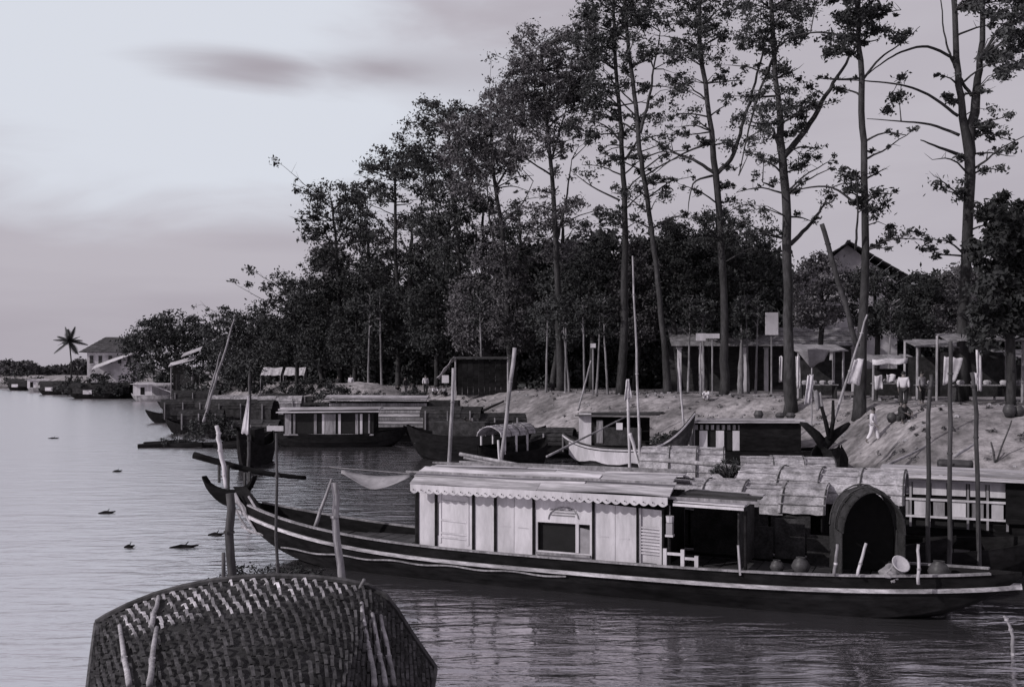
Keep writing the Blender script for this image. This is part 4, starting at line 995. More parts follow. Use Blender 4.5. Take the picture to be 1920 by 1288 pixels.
pole('curled pale root rising from the water at the lower right corner', [P(1900, 1215, 15.8) - Vector((0, 0, .3)), P(1896, 1180, 15.8), P(1882, 1155, 15.8)], .03, m='pole', name='root', group='poles stuck in the river')

# dark-cabin boat with forked prow, mid right
b4 = thing('dark_cabin_boat', 'boat with a black cabin, pale slab roof and pale lattice end, moored below the slope', 'boat', P(1400, 838, 47), R(-4), 'moored boats'); b4.location.z = 0
hull(b4, -3.6, 5.2, 2.2, .7, .3, .5, m='dark', deck=.6)
MB().box((.9, -.95, 1.35), (2.75, .05, 1.25)).build('side_wall', M['dark'], b4); MB().box((0, 1.0, 1.35), (4.8, .05, 1.3)).build('side_wall', M['dark'], b4)
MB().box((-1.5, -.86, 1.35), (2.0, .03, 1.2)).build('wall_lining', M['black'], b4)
MB().box((2.25, 0, 1.35), (.05, 1.9, 1.3)).build('end_wall', M['dark'], b4); MB().box((-2.5, 0, 1.35), (.05, 1.9, 1.3)).build('end_wall', M['wood'], b4)
for i in range(3): MB().box((-2.1 + i * .75, -.95, 1.2), (.36, .04, .9)).build('door_panel', M['white'], b4)
for i in range(9): MB().box((-2.42 + i * .245, -.93, 1.8), (.13, .04, .22)).build('lattice_slat', M['wood'], b4)
for i in range(5): MB().bar((-2.7, -1.0 + .5 * i, 2.03 + .1 * sin(pi * i / 4)), (3.2 if i in (0,) else 2.5, -1.0 + .5 * i, 2.05 + .1 * sin(pi * i / 4)), .48, .05).build('roof_plank', M['plank'], b4)
for i, (x, h_) in enumerate([(.6, .35), (1.6, .25), (2.1, .25)]):
    ob = MB().lathe((0, 0, 0), [(0, 0), (.16, 0), (.24, h_ * .5), (.15, h_), (0, h_)], 10).build('water_jar', M['pot']); ob.location = b4.location + Vector((x, .2, 2.17)); tag(ob, ['tall dark jar on the pale slab roof', 'low dark jar in the middle of the pale slab roof', 'low dark jar near the right end of the pale slab roof'][i], 'jar', 'jars on the slab roof')
# forked prow next to it
fp = thing('forked_prow_boat', 'dark boat seen end-on with a wide forked prow like horns', 'boat', P(1555, 835, 40), R(80), 'moored boats'); fp.location.z = .0
hull(fp, -3, 3.4, 1.2, .9, .8, .4, m='dark', deck=.7)
def horn(pts, r_, root, Y, m='dark', nm='horn'):
    b0 = root.matrix_world
    loc = Vector(root.location); A_ = root.rotation_euler.z
    q = [Matrix.Rotation(-A_, 3, 'Z') @ (P(a[0], a[1], Y) - loc) for a in pts]
    return MB().tube(q, r_, 6).build(nm, M[m], root, smooth=True)
horn([(1545, 835), (1530, 815), (1510, 797), (1500, 793)], [.2, .17, .12, .06], fp, 37); horn([(1545, 835), (1565, 815), (1585, 800), (1593, 793)], [.2, .17, .12, .06], fp, 37)
horn([(1555, 822), (1548, 790), (1540, 762)], [.09, .08, .06], fp, 36.8, nm='prow_post'); horn([(1556, 822), (1562, 790), (1562, 750)], [.09, .08, .05], fp, 36.8, nm='prow_post')
vpole('long pale pole leaning right out of the forked prow', (1626, 590), (1560, 800), 37, .06, r1=.03, m='pole', drive=False)
vpole('heavy bare pole leaning left behind the slim tree, dark at its tip', (1541, 420), (1608, 650), 46, .13, r1=.11, m='bark', drive=False, name='leaning_pole')
vpole('thin upright staff with hung washing beside the forked prow', (1522, 690), (1522, 800), 39, .035, m='pole', drive=False, name='staff')
def drape(label, corners, Y, m='cloth', name='hanging_cloth', group='cloths hung out', ny=8, fold=.06):
    a, b_, c, d_ = [P(q[0], q[1], Y) for q in corners]; base = (c + d_) / 2; rows_ = []
    f1, f2, f3 = random.uniform(.7, 1.6), random.uniform(1.8, 3.2), random.uniform(0, 6)
    for i in range(ny):
        u = i / (ny - 1); l_ = a.lerp(d_, u); r_ = b_.lerp(c, u); rows_.append([l_.lerp(r_, k / 8) - base + Vector((0, fold * (.5 * sin(k * f1 + i * .3 + f3) + .28 * sin(k * f2 + i * .9)), -.03 * sin(k * f1))) for k in range(9)])
    ob = MB().grid(rows_, .012).build(name, M[m], smooth=True); ob.location = base; return tag(ob, label, 'cloth', group)
drape('white cloth hanging in folds down the thin staff', [(1514, 703), (1526, 703), (1522, 755), (1508, 758)], 38.8)
drape('pale crumpled cloth below and right of the hung white cloth', [(1525, 730), (1538, 735), (1545, 765), (1530, 770)], 38.6, m='grey')

# white-bowed boat in the middle
b5 = thing('white_bowed_boat', 'boat with a bright white bow crescent and white cabin front in the middle', 'boat', P(1160, 860, 47), R(-18), 'moored boats'); b5.location.z = 0; b5.scale = (.84, .95, 1.05)
hull(b5, -3.2, 4.2, 2.0, .85, .55, 1.6, m='dwood', deck=.7, rail='white', rail_z=.12)
# bright side planking over the near side
rows_ = []
for i in range(13):
    x = -2.7 + 4.0 * i / 12; c = .5; h = 3.7; t_ = (x - c) / h; hb = 1.0 * max(0, 1 - abs(t_) ** 2.6) ** .8; zt2 = sheer(x, -3.2, 4.2, .85, .55, 1.6) - .2
    rows_.append([(x, -hb - .035, zt2), (x, -hb * .97 - .035, max(.1, zt2 - .55 - .1 * sin(i)))])
MB().grid(rows_, .02).build('white_side_planking', M['white'], b5)
MB().box((-1.75, -.55, 1.55), (.7, .05, 1.5)).build('cabin_front', M['white'], b5)
MB().box((-.2, .6, 1.5), (3.6, .05, 1.2)).build('cabin_side', M['dark'], b5); MB().box((.1, -.6, 1.3), (2.6, .04, .8)).build('cabin_side', M['mat_dark'], b5)
MB().box((-.9, -.64, 1.5), (.36, .04, 1.0)).build('cabin_door', M['wood'], b5)
MB().box((.2, -.65, 1.75), (.35, .03, .3)).build('window', M['white'], b5)
for i in range(4): MB().bar((-2.2, -.75 + .5 * i, 2.2 + .08 * sin(pi * i / 3)), (2.4, -.75 + .5 * i, 2.28 + .08 * sin(pi * i / 3)), .47, .05).build('roof_plank', M['dwood'], b5)
vpole('tall thin bright mast of the white-bowed boat', (1186, 480), (1202, 900), 45, .07, r1=.035, m='pole', name='mast', group='masts')
vpole('white pointed post in front of the white-bowed boat', (1177, 715), (1180, 870), 30, .05, r1=.04, m='white')
vpole('short white stake leaning right at the foot of the pointed post', (1181, 812), (1200, 876), 28, .035, r1=.05, m='white', drive=False, name='stake')
vpole('thin pale pole with a leaf-like tip on the landing slope', (1272, 672), (1284, 830), 46, .035, r1=.06, m='pole')
vpole('slanting oar planted upright behind the white-bowed boat', (1108, 676), (1084, 770), 52, .05, r1=.04, m='pole', drive=False, name='oar', group='spars on the boats')
pole('long oar resting aslant over the white bow', [P(1025, 856, 40), P(1172, 782, 44)], .05, m='wood', name='oar', group='spars on the boats')
drape('white pointed cloth tied at the top of the pointed post', [(1174, 712), (1180, 712), (1184, 748), (1171, 750)], 29.9)

# middle: dark boats and small white hood, posts
vpole('tall pale post left of the dark plank shelter, flat against the water', (850, 690), (842, 880), 27, .06, r1=.045, m='pole')
vpole('tall leaning pale post right of the dark plank shelter', (965, 652), (938, 880), 30, .055, r1=.06, m='pole')
vpole('short white stub at the foot of the leaning pale post', (934, 825), (937, 885), 27, .05, m='white')
b6 = thing('covered_boat', 'dark boat with a small white-edged hood in the middle of the moorings', 'boat', P(965, 845, 46), R(60), 'moored boats'); b6.location.z = 0
hull(b6, -3, 3, 1.7, .8, .4, .4, m='dark', deck=.5)
arch_mats(b6, -2.2, .8, 0, .62, 1.5, .45, seg=.8, m='mat_')
for s in (-1, 1):
    for i in range(3): MB().box((-1.9 + i * 1.0, s * .6, 1.15), (.1, .06, .8)).build('hood_post', M['white'], b6)
    MB().box((-.9, s * .57, .85), (2.8, .03, .5)).build('side_screen', M['dark'], b6)
b6b = thing('open_boat', 'black open boat lying behind the left pale post', 'boat', P(880, 840, 50), R(-10), 'moored boats'); b6b.location.z = 0
hull(b6b, -3.2, 3.2, 1.8, 1.2, .5, .5, m='dark', deck=.8)
MB().box((-.4, 0, 1.5), (2.6, 1.3, .7)).build('cargo_cover', M['mat_dark'], b6b)
for i, (p0, p1, lb) in enumerate([((905, 770), (945, 752), 'dark oar raised over the black open boat'), ((880, 800), (960, 790), 'low oar lying along the black open boat')]):
    pole(lb, [P(*p0, 50), P(*p1, 50)], .07, m='dark', name='oar', group='spars on the boats')
b6c = thing('open_boat', 'low brown open boat under the pale landing slope', 'boat', P(1025, 812, 53), R(6), 'moored boats'); b6c.location.z = 0
hull(b6c, -2.4, 2.4, 1.4, .9, .5, .7, m='dwood', deck=.6)

# dark plank shelter on the bank
sh = thing('plank_shelter', 'square dark plank shelter with a pale ragged awning on the bank', 'shelter', (P(905, 745, 73).x, 73, ground_z(P(905, 745, 73).x, 73)), R(-3)); sh.scale = (1.1, 1.1, 1.1)
for i in range(9): MB().box((-1.45 + i * .36, -.8, 1.1), (.34, .04, 2.3)).build('wall_plank', M['dark'], sh)
for i in range(5): MB().box((1.62, -.6 + i * .36, 1.1), (.04, .34, 2.3)).build('wall_plank', M['dark'], sh)
for i in range(8): MB().bar((-1.75 + i * .48, -1.1, 2.32), (-1.75 + i * .48, 1.3, 2.45), .46, .06).build('roof_board', M['dwood'], sh)
for x in (-1.7, 1.7): MB().tube([(x, -.85, -.3), (x, -.85, 2.4)], .06, 6).build('post', M['pole'], sh)
rows_ = [[(-1.8 - .16 * k, -.9 + .5 * j + .05 * sin(k * j), 2.42 - .2 * k + .06 * sin(k * 2 + j)) for j in range(4)] for k in range(8)]
MB().grid(rows_, .02).build('awning', M['cloth'], sh)
MB().box((-2.35, -.9, 1.0), (.45, .04, .5)).build('hanging_board', M['cloth'], sh)

# left-middle boats
b7 = thing('panelled_houseboat', 'houseboat with alternating pale panels and dark window openings, left of centre', 'boat', P(622, 838, 58.5), R(0), 'moored boats'); b7.location.z = 0
hull(b7, -3.8, 4.4, 2.4, .75, .3, .4, m='dark', deck=.6)
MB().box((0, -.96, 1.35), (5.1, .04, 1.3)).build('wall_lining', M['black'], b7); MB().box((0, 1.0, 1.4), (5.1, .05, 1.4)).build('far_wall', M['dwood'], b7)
for x, w_, m_ in [(-2.3, .35, 'wood'), (-1.95, .12, 'wood'), (-.75, .16, 'wood'), (-.3, .14, 'white'), (.1, .6, 'wood'), (.62, .14, 'white'), (1.6, .16, 'wood'), (1.85, .14, 'white'), (2.3, .1, 'wood')]:
    MB().box((x, -1.0, 1.32), (w_, .04, 1.15)).build('wall_panel', M[m_], b7)
MB().box((0, -1.0, .72), (5.1, .06, .08)).build('wall_sill', M['wood'], b7)
for i in range(5): MB().bar((-2.9, -1.15 + .55 * i, 2.0 + .2 * sin(pi * i / 4)), (2.9, -1.15 + .55 * i, 2.04 + .2 * sin(pi * i / 4)), .54, .05).build('roof_plank', M['plank'], b7)
for x in (-2.55, 2.55): MB().box((x, 0, 1.35), (.05, 1.9, 1.3)).build('end_wall', M['dark'], b7)
MB().box((-3.1, -.6, 1.05), (1.0, .05, .3)).build('washboard', M['white'], b7)
b8 = thing('ribbed_roof_boat', 'bigger boat behind it with ribbed pale plank sides and curved plank roof', 'boat', P(705, 828, 63), R(-2), 'moored boats'); b8.location.z = 0
hull(b8, -4.6, 4.8, 2.6, .9, .3, .5, m='dark', deck=.7)
for k in range(7):
    MB().box((.3, -1.08, .95 + .22 * k), (6.0, .04, .17)).build('side_plank', M['plank' if k % 2 else 'wood'], b8)
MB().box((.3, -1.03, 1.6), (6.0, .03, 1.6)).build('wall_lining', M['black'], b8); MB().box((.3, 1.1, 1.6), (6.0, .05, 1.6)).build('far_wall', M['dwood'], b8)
for k in range(8):
    a = -1.2 + 2.4 * k / 7
    MB().bar((-3.0, a, 2.45 + .35 * cos(a * 1.1)), (3.3, a, 2.42 + .35 * cos(a * 1.1)), .31, .05).build('roof_plank', M['plank'], b8)
MB().box((3.35, 0, 1.6), (.05, 2.1, 1.6)).build('end_wall', M['dark'], b8); MB().box((-2.75, 0, 1.6), (.05, 2.1, 1.6)).build('end_wall', M['dark'], b8)
MB().box((4.3, -.2, 1.7), (1.8, 1.6, 1.6)).build('cargo_cover', M['mat_dark'], b8)
# dark cluster at left
SPEC = [(380, 812, 70, 5.0, 10, 1.3, 'black mat-roofed boat at the left tip of the moorings', 'mat_dark'),
        (430, 790, 80, 8.0, -8, 1.7, 'long black boat behind the left tip boat with pale mat edge', 'mat_dark'),
        (480, 832, 62, 5.0, 4, 1.0, 'low black boat left of the panelled houseboat', 'dwood'),
        (520, 772, 86, 7.5, 3, 1.8, 'mat-roofed boat with pale worn top behind the black ones', 'mat_'),
        (600, 762, 88, 6.0, -4, 1.2, 'small dark boat just left of the sand heap', 'mat_dark'),
        (440, 760, 100, 8.0, 6, 1.5, 'grey mat-roofed boat beneath the white awnings', 'mat_'),
        (820, 800, 66, 4.0, 20, 1.3, 'dark boat stern right of the ribbed boat', 'mat_dark'),
        (350, 790, 84, 6.5, 12, 1.6, 'black boat farthest left behind the drift raft', 'mat_dark'),
        (465, 800, 72, 7.0, -4, 1.9, 'tall-roofed black boat left of the panelled houseboat, touching it', 'mat_dark'),
        (370, 770, 104, 8.0, 4, 1.9, 'dark boat beneath the stepped roof slopes of the shed', 'mat_dark'),
        (545, 752, 98, 8.0, 2, 1.7, 'brown-roofed boat below the long shrub under the awnings', 'mat_dark'),
        (780, 768, 80, 7.0, 5, 1.7, 'black boat tucked behind the ribbed roof boat', 'mat_dark'),
        (850, 815, 60, 6.0, -6, 1.9, 'tall dark covered boat between the ribbed boat and the left pale post', 'mat_dark'),
        (930, 800, 60, 6.0, 8, 1.5, 'dark covered boat behind the leaning pale post', 'mat_dark'),
        (1030, 835, 52, 4.5, -12, 1.1, 'black covered boat left of the white-bowed boat', 'mat_dark')]
for i, (px, py, Y, Ln, rz, hh_, lb, m_) in enumerate(SPEC):
    q = P(px, py, Y); bb = thing('mat_roofed_boat', lb, 'boat', (q.x, q.y, 0), R(rz), 'moored boats')
    hull(bb, -Ln / 2, Ln / 2, 1.9, .6, .5, .5, m='dark', n=16)
    arch_mats(bb, -Ln * .3, Ln * .28, 0, .9, hh_ - .3, .6, seg=1.1, m=m_, hoops=False)
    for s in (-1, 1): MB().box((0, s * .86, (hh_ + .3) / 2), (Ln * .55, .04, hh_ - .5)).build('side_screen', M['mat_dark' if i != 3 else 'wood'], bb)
    for k in range(3):
        x = -Ln * .25 + k * Ln * .22; MB().tube([(x, -.95, .3), (x, -.95, hh_ + .1)], .05, 5).build('post', M['wood'], bb)
# raft of dark drift at the waterline
rf = thing('drift_raft', 'low ragged raft of dark logs and drift at the left tip of the moorings', 'raft', (P(360, 838, 58).x, 58, 0))
for k in range(14):
    x = random.uniform(-2.2, 3.0); MB().tube([(x - random.uniform(.8, 1.5), random.uniform(-1, 1), .08), (x + random.uniform(.8, 1.5), random.uniform(-1, 1), .2)], random.uniform(.09, .2), 6).build('log', M['dark'], rf)
bush('dark tangle of drift plants on the raft', 335, 835, 58.2, 3.0, .7, n=24)
bush('thick dark shrub growing over the left tip boat', 400, 820, 61, 3.2, 1.4, n=34)
vpole('long slim mast leaning right over the dark left boats', (440, 598), (378, 800), 66, .11, r1=.05, m='wood', name='mast', group='masts', drive=False)
vpole('short slim mast at the left of the long leaning one', (414, 660), (385, 770), 70, .08, r1=.05, m='wood', name='mast', group='masts', drive=False)
vpole('dark upright pole behind the pointed white flag', (468, 700), (466, 880), 40, .08, r1=.05, m='dpole')
drape('tall pointed white flag over the dark boat end left of centre', [(465, 742), (467, 742), (466, 815), (452, 812)], 39.8, fold=.03)
pd = thing('dark_prow_boat', 'black boat seen end-on, a wedge-shaped prow under the white flag', 'boat', (P(462, 880, 46).x, 46, 0), R(88), 'moored boats')
hull(pd, -1.2, 4.5, 1.0, .9, 1.0, .5, m='dark', deck=.7)
MB().box((.9, 0, 1.25), (1.6, .7, .9)).build('cabin', M['dark'], pd)
MB().box((.05, 0, 1.2), (.06, .4, .5)).build('hatch', M['dwood'], pd)

# far boats
FB = [(290, 748, 138, 6.4, 0, 'far white boat with a dark doorway and sloping awning', 'w'), (182, 745, 150, 8.5, 2, 'far long black boat with one pale patch, below the far house', 'd'), (225, 742, 152, 5, -3, 'far black boat touching the white one', 'd'),
      (105, 737, 172, 6, 0, 'far dark boat second from left', 'd'), (72, 733, 190, 4, 0, 'tiny far white-fronted boat at left', 'w'), (38, 731, 205, 5, 0, 'farthest dark boat at left', 'd'), (300, 735, 150, 7, 3, 'far pale-roofed boat behind the white one', 'p')]
for px, py, Y, Ln, rz, lb, k in FB:
    q = P(px, py, Y); bb = thing('far_boat', lb, 'boat', (q.x, Y, 0), R(rz), 'far boats by the bank')
    hull(bb, -Ln / 2, Ln / 2, 2.2, .8, .3, .3, m='dark' if k != 'w' else 'wood', n=12)
    if k == 'd':
        arch_mats(bb, -Ln * .42, Ln * .38, 0, 1.05, 1.6, .7, seg=2, m='mat_dark', hoops=False)
        for s in (-1, 1): MB().box((0, s, 1.2), (Ln * .75, .05, .9)).build('side_screen', M['mat_dark'], bb)
        MB().box((-Ln * .12, -1.06, .95), (1.3, .05, .6)).build('pale_panel', M['cloth'], bb)
    else:
        MB().box((-Ln * .2, -1.0, 1.5), (Ln * .4, .05, 1.5)).build('cabin_wall', M['white'], bb); MB().box((0, 1.0, 1.5), (Ln * .8, .05, 1.5)).build('cabin_wall', M['white'], bb)
        MB().box((-Ln * .2, -1.04, 1.4), (.55, .04, 1.0)).build('doorway', M['dark'], bb)
        for s in (0, 1): MB().bar((-Ln * .42, -1.2 + 1.25 * s, 2.35 + .1 * s), (Ln * .42, -1.2 + 1.25 * s, 2.3 + .1 * s), 1.2, .06).build('roof_plank', M['plank'], bb)
        MB().bar((0, -1.15, 2.2), (Ln * .48, -1.2, 1.1), .06, .1).build('awning_edge', M['white'], bb)

# ------------------------------------------------------------------ buildings
def gable_roof(root, w_, d_, z0, h_, over=.6, m='tile', rows=6, cols=1, nm='roof_course'):
    """two slopes of overlapping courses along local x, ridge along x"""
    for s in (-1, 1):
        for k in range(rows):
            y0_ = s * (d_ / 2 + over) * (1 - k / rows); y1_ = s * (d_ / 2 + over) * (1 - (k + 1) / rows)
            a0 = z0 + h_ * (k / rows); a1 = z0 + h_ * ((k + 1) / rows)
            rows_ = [[(-w_ / 2 - over, y0_ , a0 + .04), (w_ / 2 + over, y0_, a0 + .04)], [(-w_ / 2 - over, y1_, a1), (w_ / 2 + over, y1_, a1)]]
            MB().grid(rows_, .06).build(nm, M[m], root)
    MB().bar((-w_ / 2 - over - .02, 0, z0 + h_ + .06), (w_ / 2 + over + .02, 0, z0 + h_ + .06), .25, .12).build('ridge', M[m], root)
# far house on the left
hq = P(205, 735, 170)
fh = thing('far_house', 'far riverside house with a hipped dark roof and white upper walls', 'house', (hq.x, 172, ground_z(hq.x, 172)), R(8))
W_ = 8.0; z0_ = 5.9 - fh.location.z + 1.2
MB().box((0, 0, (z0_) / 2), (W_ - .6, 5, z0_)).build('wall', M['wall'], fh)
for x in (-3, -1.6, 0, 1.5, 3): 
    wn = MB().box((x, -2.54, z0_ - 1.2), (.55, .08, 1.3)).build('window', M['dwood'], fh); MB().box((x, -2.6, z0_ - 1.9), (.75, .1, .1)).build('sill', M['white'], wn)
for k in range(7):
    u0, u1 = k / 7, (k + 1) / 7; hw0, hw1 = (W_ / 2 + .8) * (1 - .72 * u0), (W_ / 2 + .8) * (1 - .72 * u1); d0, d1 = 3.4 * (1 - u0), 3.4 * (1 - u1); a0 = z0_ + 2.6 * u0; a1 = z0_ + 2.6 * u1
    for s in (-1, 1): MB().grid([[(-hw0, s * d0, a0 + .05), (hw0, s * d0, a0 + .05)], [(-hw1, s * d1, a1), (hw1, s * d1, a1)]], .06).build('roof_course', M['tile'], fh)
    for s in (-1, 1): MB().grid([[(s * hw0, -d0, a0 + .05), (s * hw0, d0, a0 + .05)], [(s * hw1, -d1, a1), (s * hw1, d1, a1)]], .06).build('roof_course', M['tile'], fh)
# its lean-to with bright roof
for k in range(4):
    MB().grid([[(-2.4 + 1.9 * k, -4.6, z0_ - 2.9 + .75 * k), (-2.4 + 1.9 * (k + 1), -4.6, z0_ - 2.9 + .75 * (k + 1))], [(-2.4 + 1.9 * k, -2.7, z0_ - 2.2 + .75 * k), (-2.4 + 1.9 * (k + 1), -2.7, z0_ - 2.2 + .75 * (k + 1))]], .06).build('lean_to_sheet', M['white'], fh)
for x in (-2, .5, 3.5): MB().box((x, -4.2, .9), (.16, .16, 2.4)).build('post', M['wood'], fh)
MB().box((1.0, -2.7, 1.0), (1.3, .1, 1.3)).build('lower_panel', M['white'], fh)
# small sheds with sunlit roofs
for j, (px, py, Y, w_, lb) in enumerate([(345, 688, 130, 3.2, 'open shed with two stepped sunlit roof slopes right of the far house')]):
    q = P(px, py, Y); s_ = thing('riverside_shed', lb, 'shed', (q.x, Y, ground_z(q.x, Y)), R(5))
    zt2 = q.z - s_.location.z
    for e, (dx, dz, l_) in enumerate([(0, 0, w_), (1.2, 1.2, 2.4)]):
        MB().grid([[(-l_ / 2 + dx, -1.5, zt2 + dz), (l_ / 2 + dx, -1.5, zt2 + dz + .9)], [(-l_ / 2 + dx, -.2, zt2 + .5 + dz), (l_ / 2 + dx, -.2, zt2 + dz + 1.4)]], .06).build('roof_sheet', M['plank'], s_)
    for x in (-1.3, 1.3): MB().tube([(x, -1.3, -.5), (x, -1.3, zt2 + .3)], .09, 6).build('post', M['wood'], s_)
    MB().box((0, 1.2, zt2 / 2), (w_, .1, zt2)).build('back_wall', M['dark'], s_)
    MB().box((.3, -.9, zt2 * .4), (w_ * .7, .1, zt2 * .8)).build('front_screen', M['mat_dark'], s_)
# white awnings near x 530
for j, (x0_, x1_, lb) in enumerate([(491, 528, 'left of the two bright awnings under the trees left of centre'), (534, 572, 'right of the two bright awnings under the trees left of centre')]):
    Y = 112; q = P((x0_ + x1_) / 2, 704, Y); aw = thing('market_awning', lb, 'awning', (q.x, Y, ground_z(q.x, Y)), 0, 'market awnings'); hwid = (x1_ - x0_) / 2 / FPX * Y
    h_ = q.z - aw.location.z
    MB().grid([[(-hwid + 2 * hwid * i / 8, -.6, h_ + .0 + .05 * sin(i * 2)) for i in range(9)], [(-hwid + 2 * hwid * i / 8, .6, h_ + .85 + .05 * sin(i)) for i in range(9)]], .03).build('awning_cloth', M['white'], aw)
    for x in (-hwid, hwid):
        for y in (-.6, .6): MB().tube([(x, y, -.2), (x, y, h_ + (.0 if y < 0 else .85))], .05, 5).build('post', M['wood'], aw)
# big gabled house behind the right trees
q = P(1610, 500, 78); bh = thing('big_house', 'large two-storey house with long dark roof, glimpsed through the trees at right', 'house', (q.x, 82, 2.85), R(76))
MB().box((0, 0, 4.0), (12, 7, 8.0)).build('wall', M['wall'], bh)
gable_roof(bh, 12, 7, 8.0, 3.0, over=1.2, rows=8)
for i in range(6):
    for z in (1.6, 4.6):
        wn = MB().box((-5 + i * 2, -3.53, z), (.9, .08, 1.6)).build('window', M['dark'], bh); MB().box((-5 + i * 2, -3.6, z - .85), (1.1, .14, .08)).build('sill', M['white'], wn)
for i in range(2):
    MB().add([(s * 6.0 + e, y, z) for s in ((-1, 1)[i],) for e in (0, .05) for (y, z) in ((-3.5, 8.0), (3.5, 8.0), (0, 10.9))], [(0, 1, 2), (5, 4, 3), (0, 3, 4, 1), (1, 4, 5, 2), (2, 5, 3, 0)]).build('gable', M['wall'], bh)
# second building, arcade of white pillars behind the trees
q = P(1440, 740, 70); ar = thing('arcade_shop', 'low shop row with white pillars in deep shade behind the trunks', 'building', (q.x, 70.5, 2.85), R(-3))
MB().box((0, 2.2, 1.7), (13, .2, 3.4)).build('back_wall', M['dwood'], ar)
for i in range(9):
    p_ = MB().box((-6 + i * 1.5, 0, 1.5), (.26, .26, 3.0)).build('pillar', M['wall'], ar); MB().box((-6 + i * 1.5, 0, 3.05), (.36, .36, .12)).build('capital', M['wall'], p_)
for k in range(4): MB().grid([[(-6.6, -.6 + .75 * k, 3.16 + .35 * k), (6.6, -.6 + .75 * k, 3.16 + .35 * k)], [(-6.6, .18 + .75 * k, 3.47 + .35 * k), (6.6, .18 + .75 * k, 3.47 + .35 * k)]], .05).build('roof_course', M['thatch'], ar)
# white sign boards / pale wall parts seen under the canopy
for (px, py, w_, h_, Y, lb, m_) in [(1447, 607, 24, 42, 62, 'tall bright wall panel showing between the leaves left of the V tree', 'wall'), (1314, 632, 18, 14, 62, 'small white board hung from the leaf edge, left of two', 'white'), (1336, 630, 26, 9, 62, 'narrow white board right of the small square one', 'white'),
                                (1112, 648, 10, 8, 64, 'small white plate high in the shade left of the mast', 'white')]:
    q = P(px, py, Y); ob = thing('sign_board', lb, 'board', (q.x, Y, ground_z(q.x, Y)), 0, 'pale boards in the shade')
    MB().box((0, 0, q.z - ob.location.z), (w_ / FPX * Y, .06, h_ / FPX * Y)).build('board', M[m_], ob); MB().tube([(0, .08, -.2), (0, .08, q.z - ob.location.z)], .05, 5).build('post', M['wood'], ob)

# market stalls
def stall(label, px, Y, w_, h_, roof='thatch', cloths=(), front=True, tilt=.3):
    X = (px - 960) / FPX * Y; s_ = thing('market_stall', label, 'stall', (X, Y, ground_z(X, Y)), 0, 'stalls under the trees')
    for x in (-w_ / 2, w_ / 2):
        for y in (-.8, .8): MB().tube([(x, y, -.2), (x + .03, y, h_ + (tilt if y > 0 else 0))], .06, 6).build('post', M['pole'], s_)
    n = max(4, int(w_ / .35))
    for i in range(n):
        x = -w_ / 2 - .2 + (w_ + .4) * (i + .5) / n
        MB().bar((x, -1.15, h_ - .02 + random.uniform(-.02, .04)), (x + (.25 if roof == 'thatch' else 0), 1.1, h_ + tilt + .08 + random.uniform(-.02, .04)), (w_ + .4) / n * .96, .05).build('roof_strip', M[roof], s_)
    if front:
        MB().box((0, -.3, .8), (w_ * .85, .7, .06)).build('table_top', M['wood'], s_)
        for x in (-w_ * .38, w_ * .38): MB().box((x, -.3, .38), (.08, .6, .78)).build('table_leg', M['dwood'], s_)
        for i in range(4):
            MB().lathe((-w_ * .3 + i * w_ * .2 + random.uniform(-.08, .08), -.3, .83), [(0, 0), (.16, 0), (.2, .12), (.14, .2), (0, .22)], 8).build('basket', M['mat_'], s_)
    MB().box((0, .85, h_ * .45), (w_ * .95, .04, h_ * .75)).build('back_screen', M['mat_dark'], s_)
    return s_
stall('stall with a rough thatched roof between the tallest tree and the right edge', 1835, 49, 3.4, 2.9)
stall('stall with slanting pale roof strips left of the tallest tree', 1752, 51, 2.4, 2.7)
stall('stall right of the slim straight tree behind the white-shirted figure', 1668, 53, 2.3, 1.9, roof='wood')
stall('stall with grey awnings right of the V-shaped tree', 1530, 55, 2.4, 2.6, roof='grey')
stall('low stall at the far right edge under the black tree', 1915, 52, 2.0, 2.2, roof='wood')
for lb, c, Y, m_ in [('white pointed awning cloth hanging from the stall with grey awnings', [(1492, 655), (1556, 655), (1545, 676), (1520, 690)], 53, 'grey'),
                     ('large white sheet slung under the stall left of the tallest tree', [(1770, 668), (1806, 672), (1792, 715), (1768, 722)], 46, 'cloth'),
                     ('narrow white sheet hanging at the right of the tallest trunk', [(1830, 655), (1841, 655), (1841, 734), (1833, 732)], 46, 'cloth'),
                     ('slanted white sheet propped right of the narrow slim trunk', [(1600, 674), (1620, 672), (1612, 722), (1588, 718)], 47, 'cloth'),
                     ('long white strip of cloth along the stall behind the standing figure', [(1636, 674), (1702, 672), (1702, 682), (1636, 684)], 50, 'cloth'),
                     ('pale cloth low beside the standing figure, leftmost', [(1640, 704), (1655, 704), (1655, 730), (1640, 730)], 50, 'cloth'),
                     ('white shirt-like cloth on the front of the shaded stall', [(1662, 702), (1680, 702), (1678, 716), (1664, 716)], 50, 'cloth'),
                     ('narrow upright white cloth right of the V-shaped trunk', [(1492, 668), (1500, 668), (1500, 728), (1494, 728)], 53, 'cloth'),
                     ('narrow upright white cloth left of the V-shaped trunk', [(1461, 668), (1467, 668), (1467, 716), (1461, 716)], 53, 'cloth'),
                     ('white cloth drooping beside the tallest trunk foot', [(1822, 700), (1832, 698), (1834, 720), (1824, 722)], 46, 'cloth')]:
    drape(lb, c, Y, m=m_)
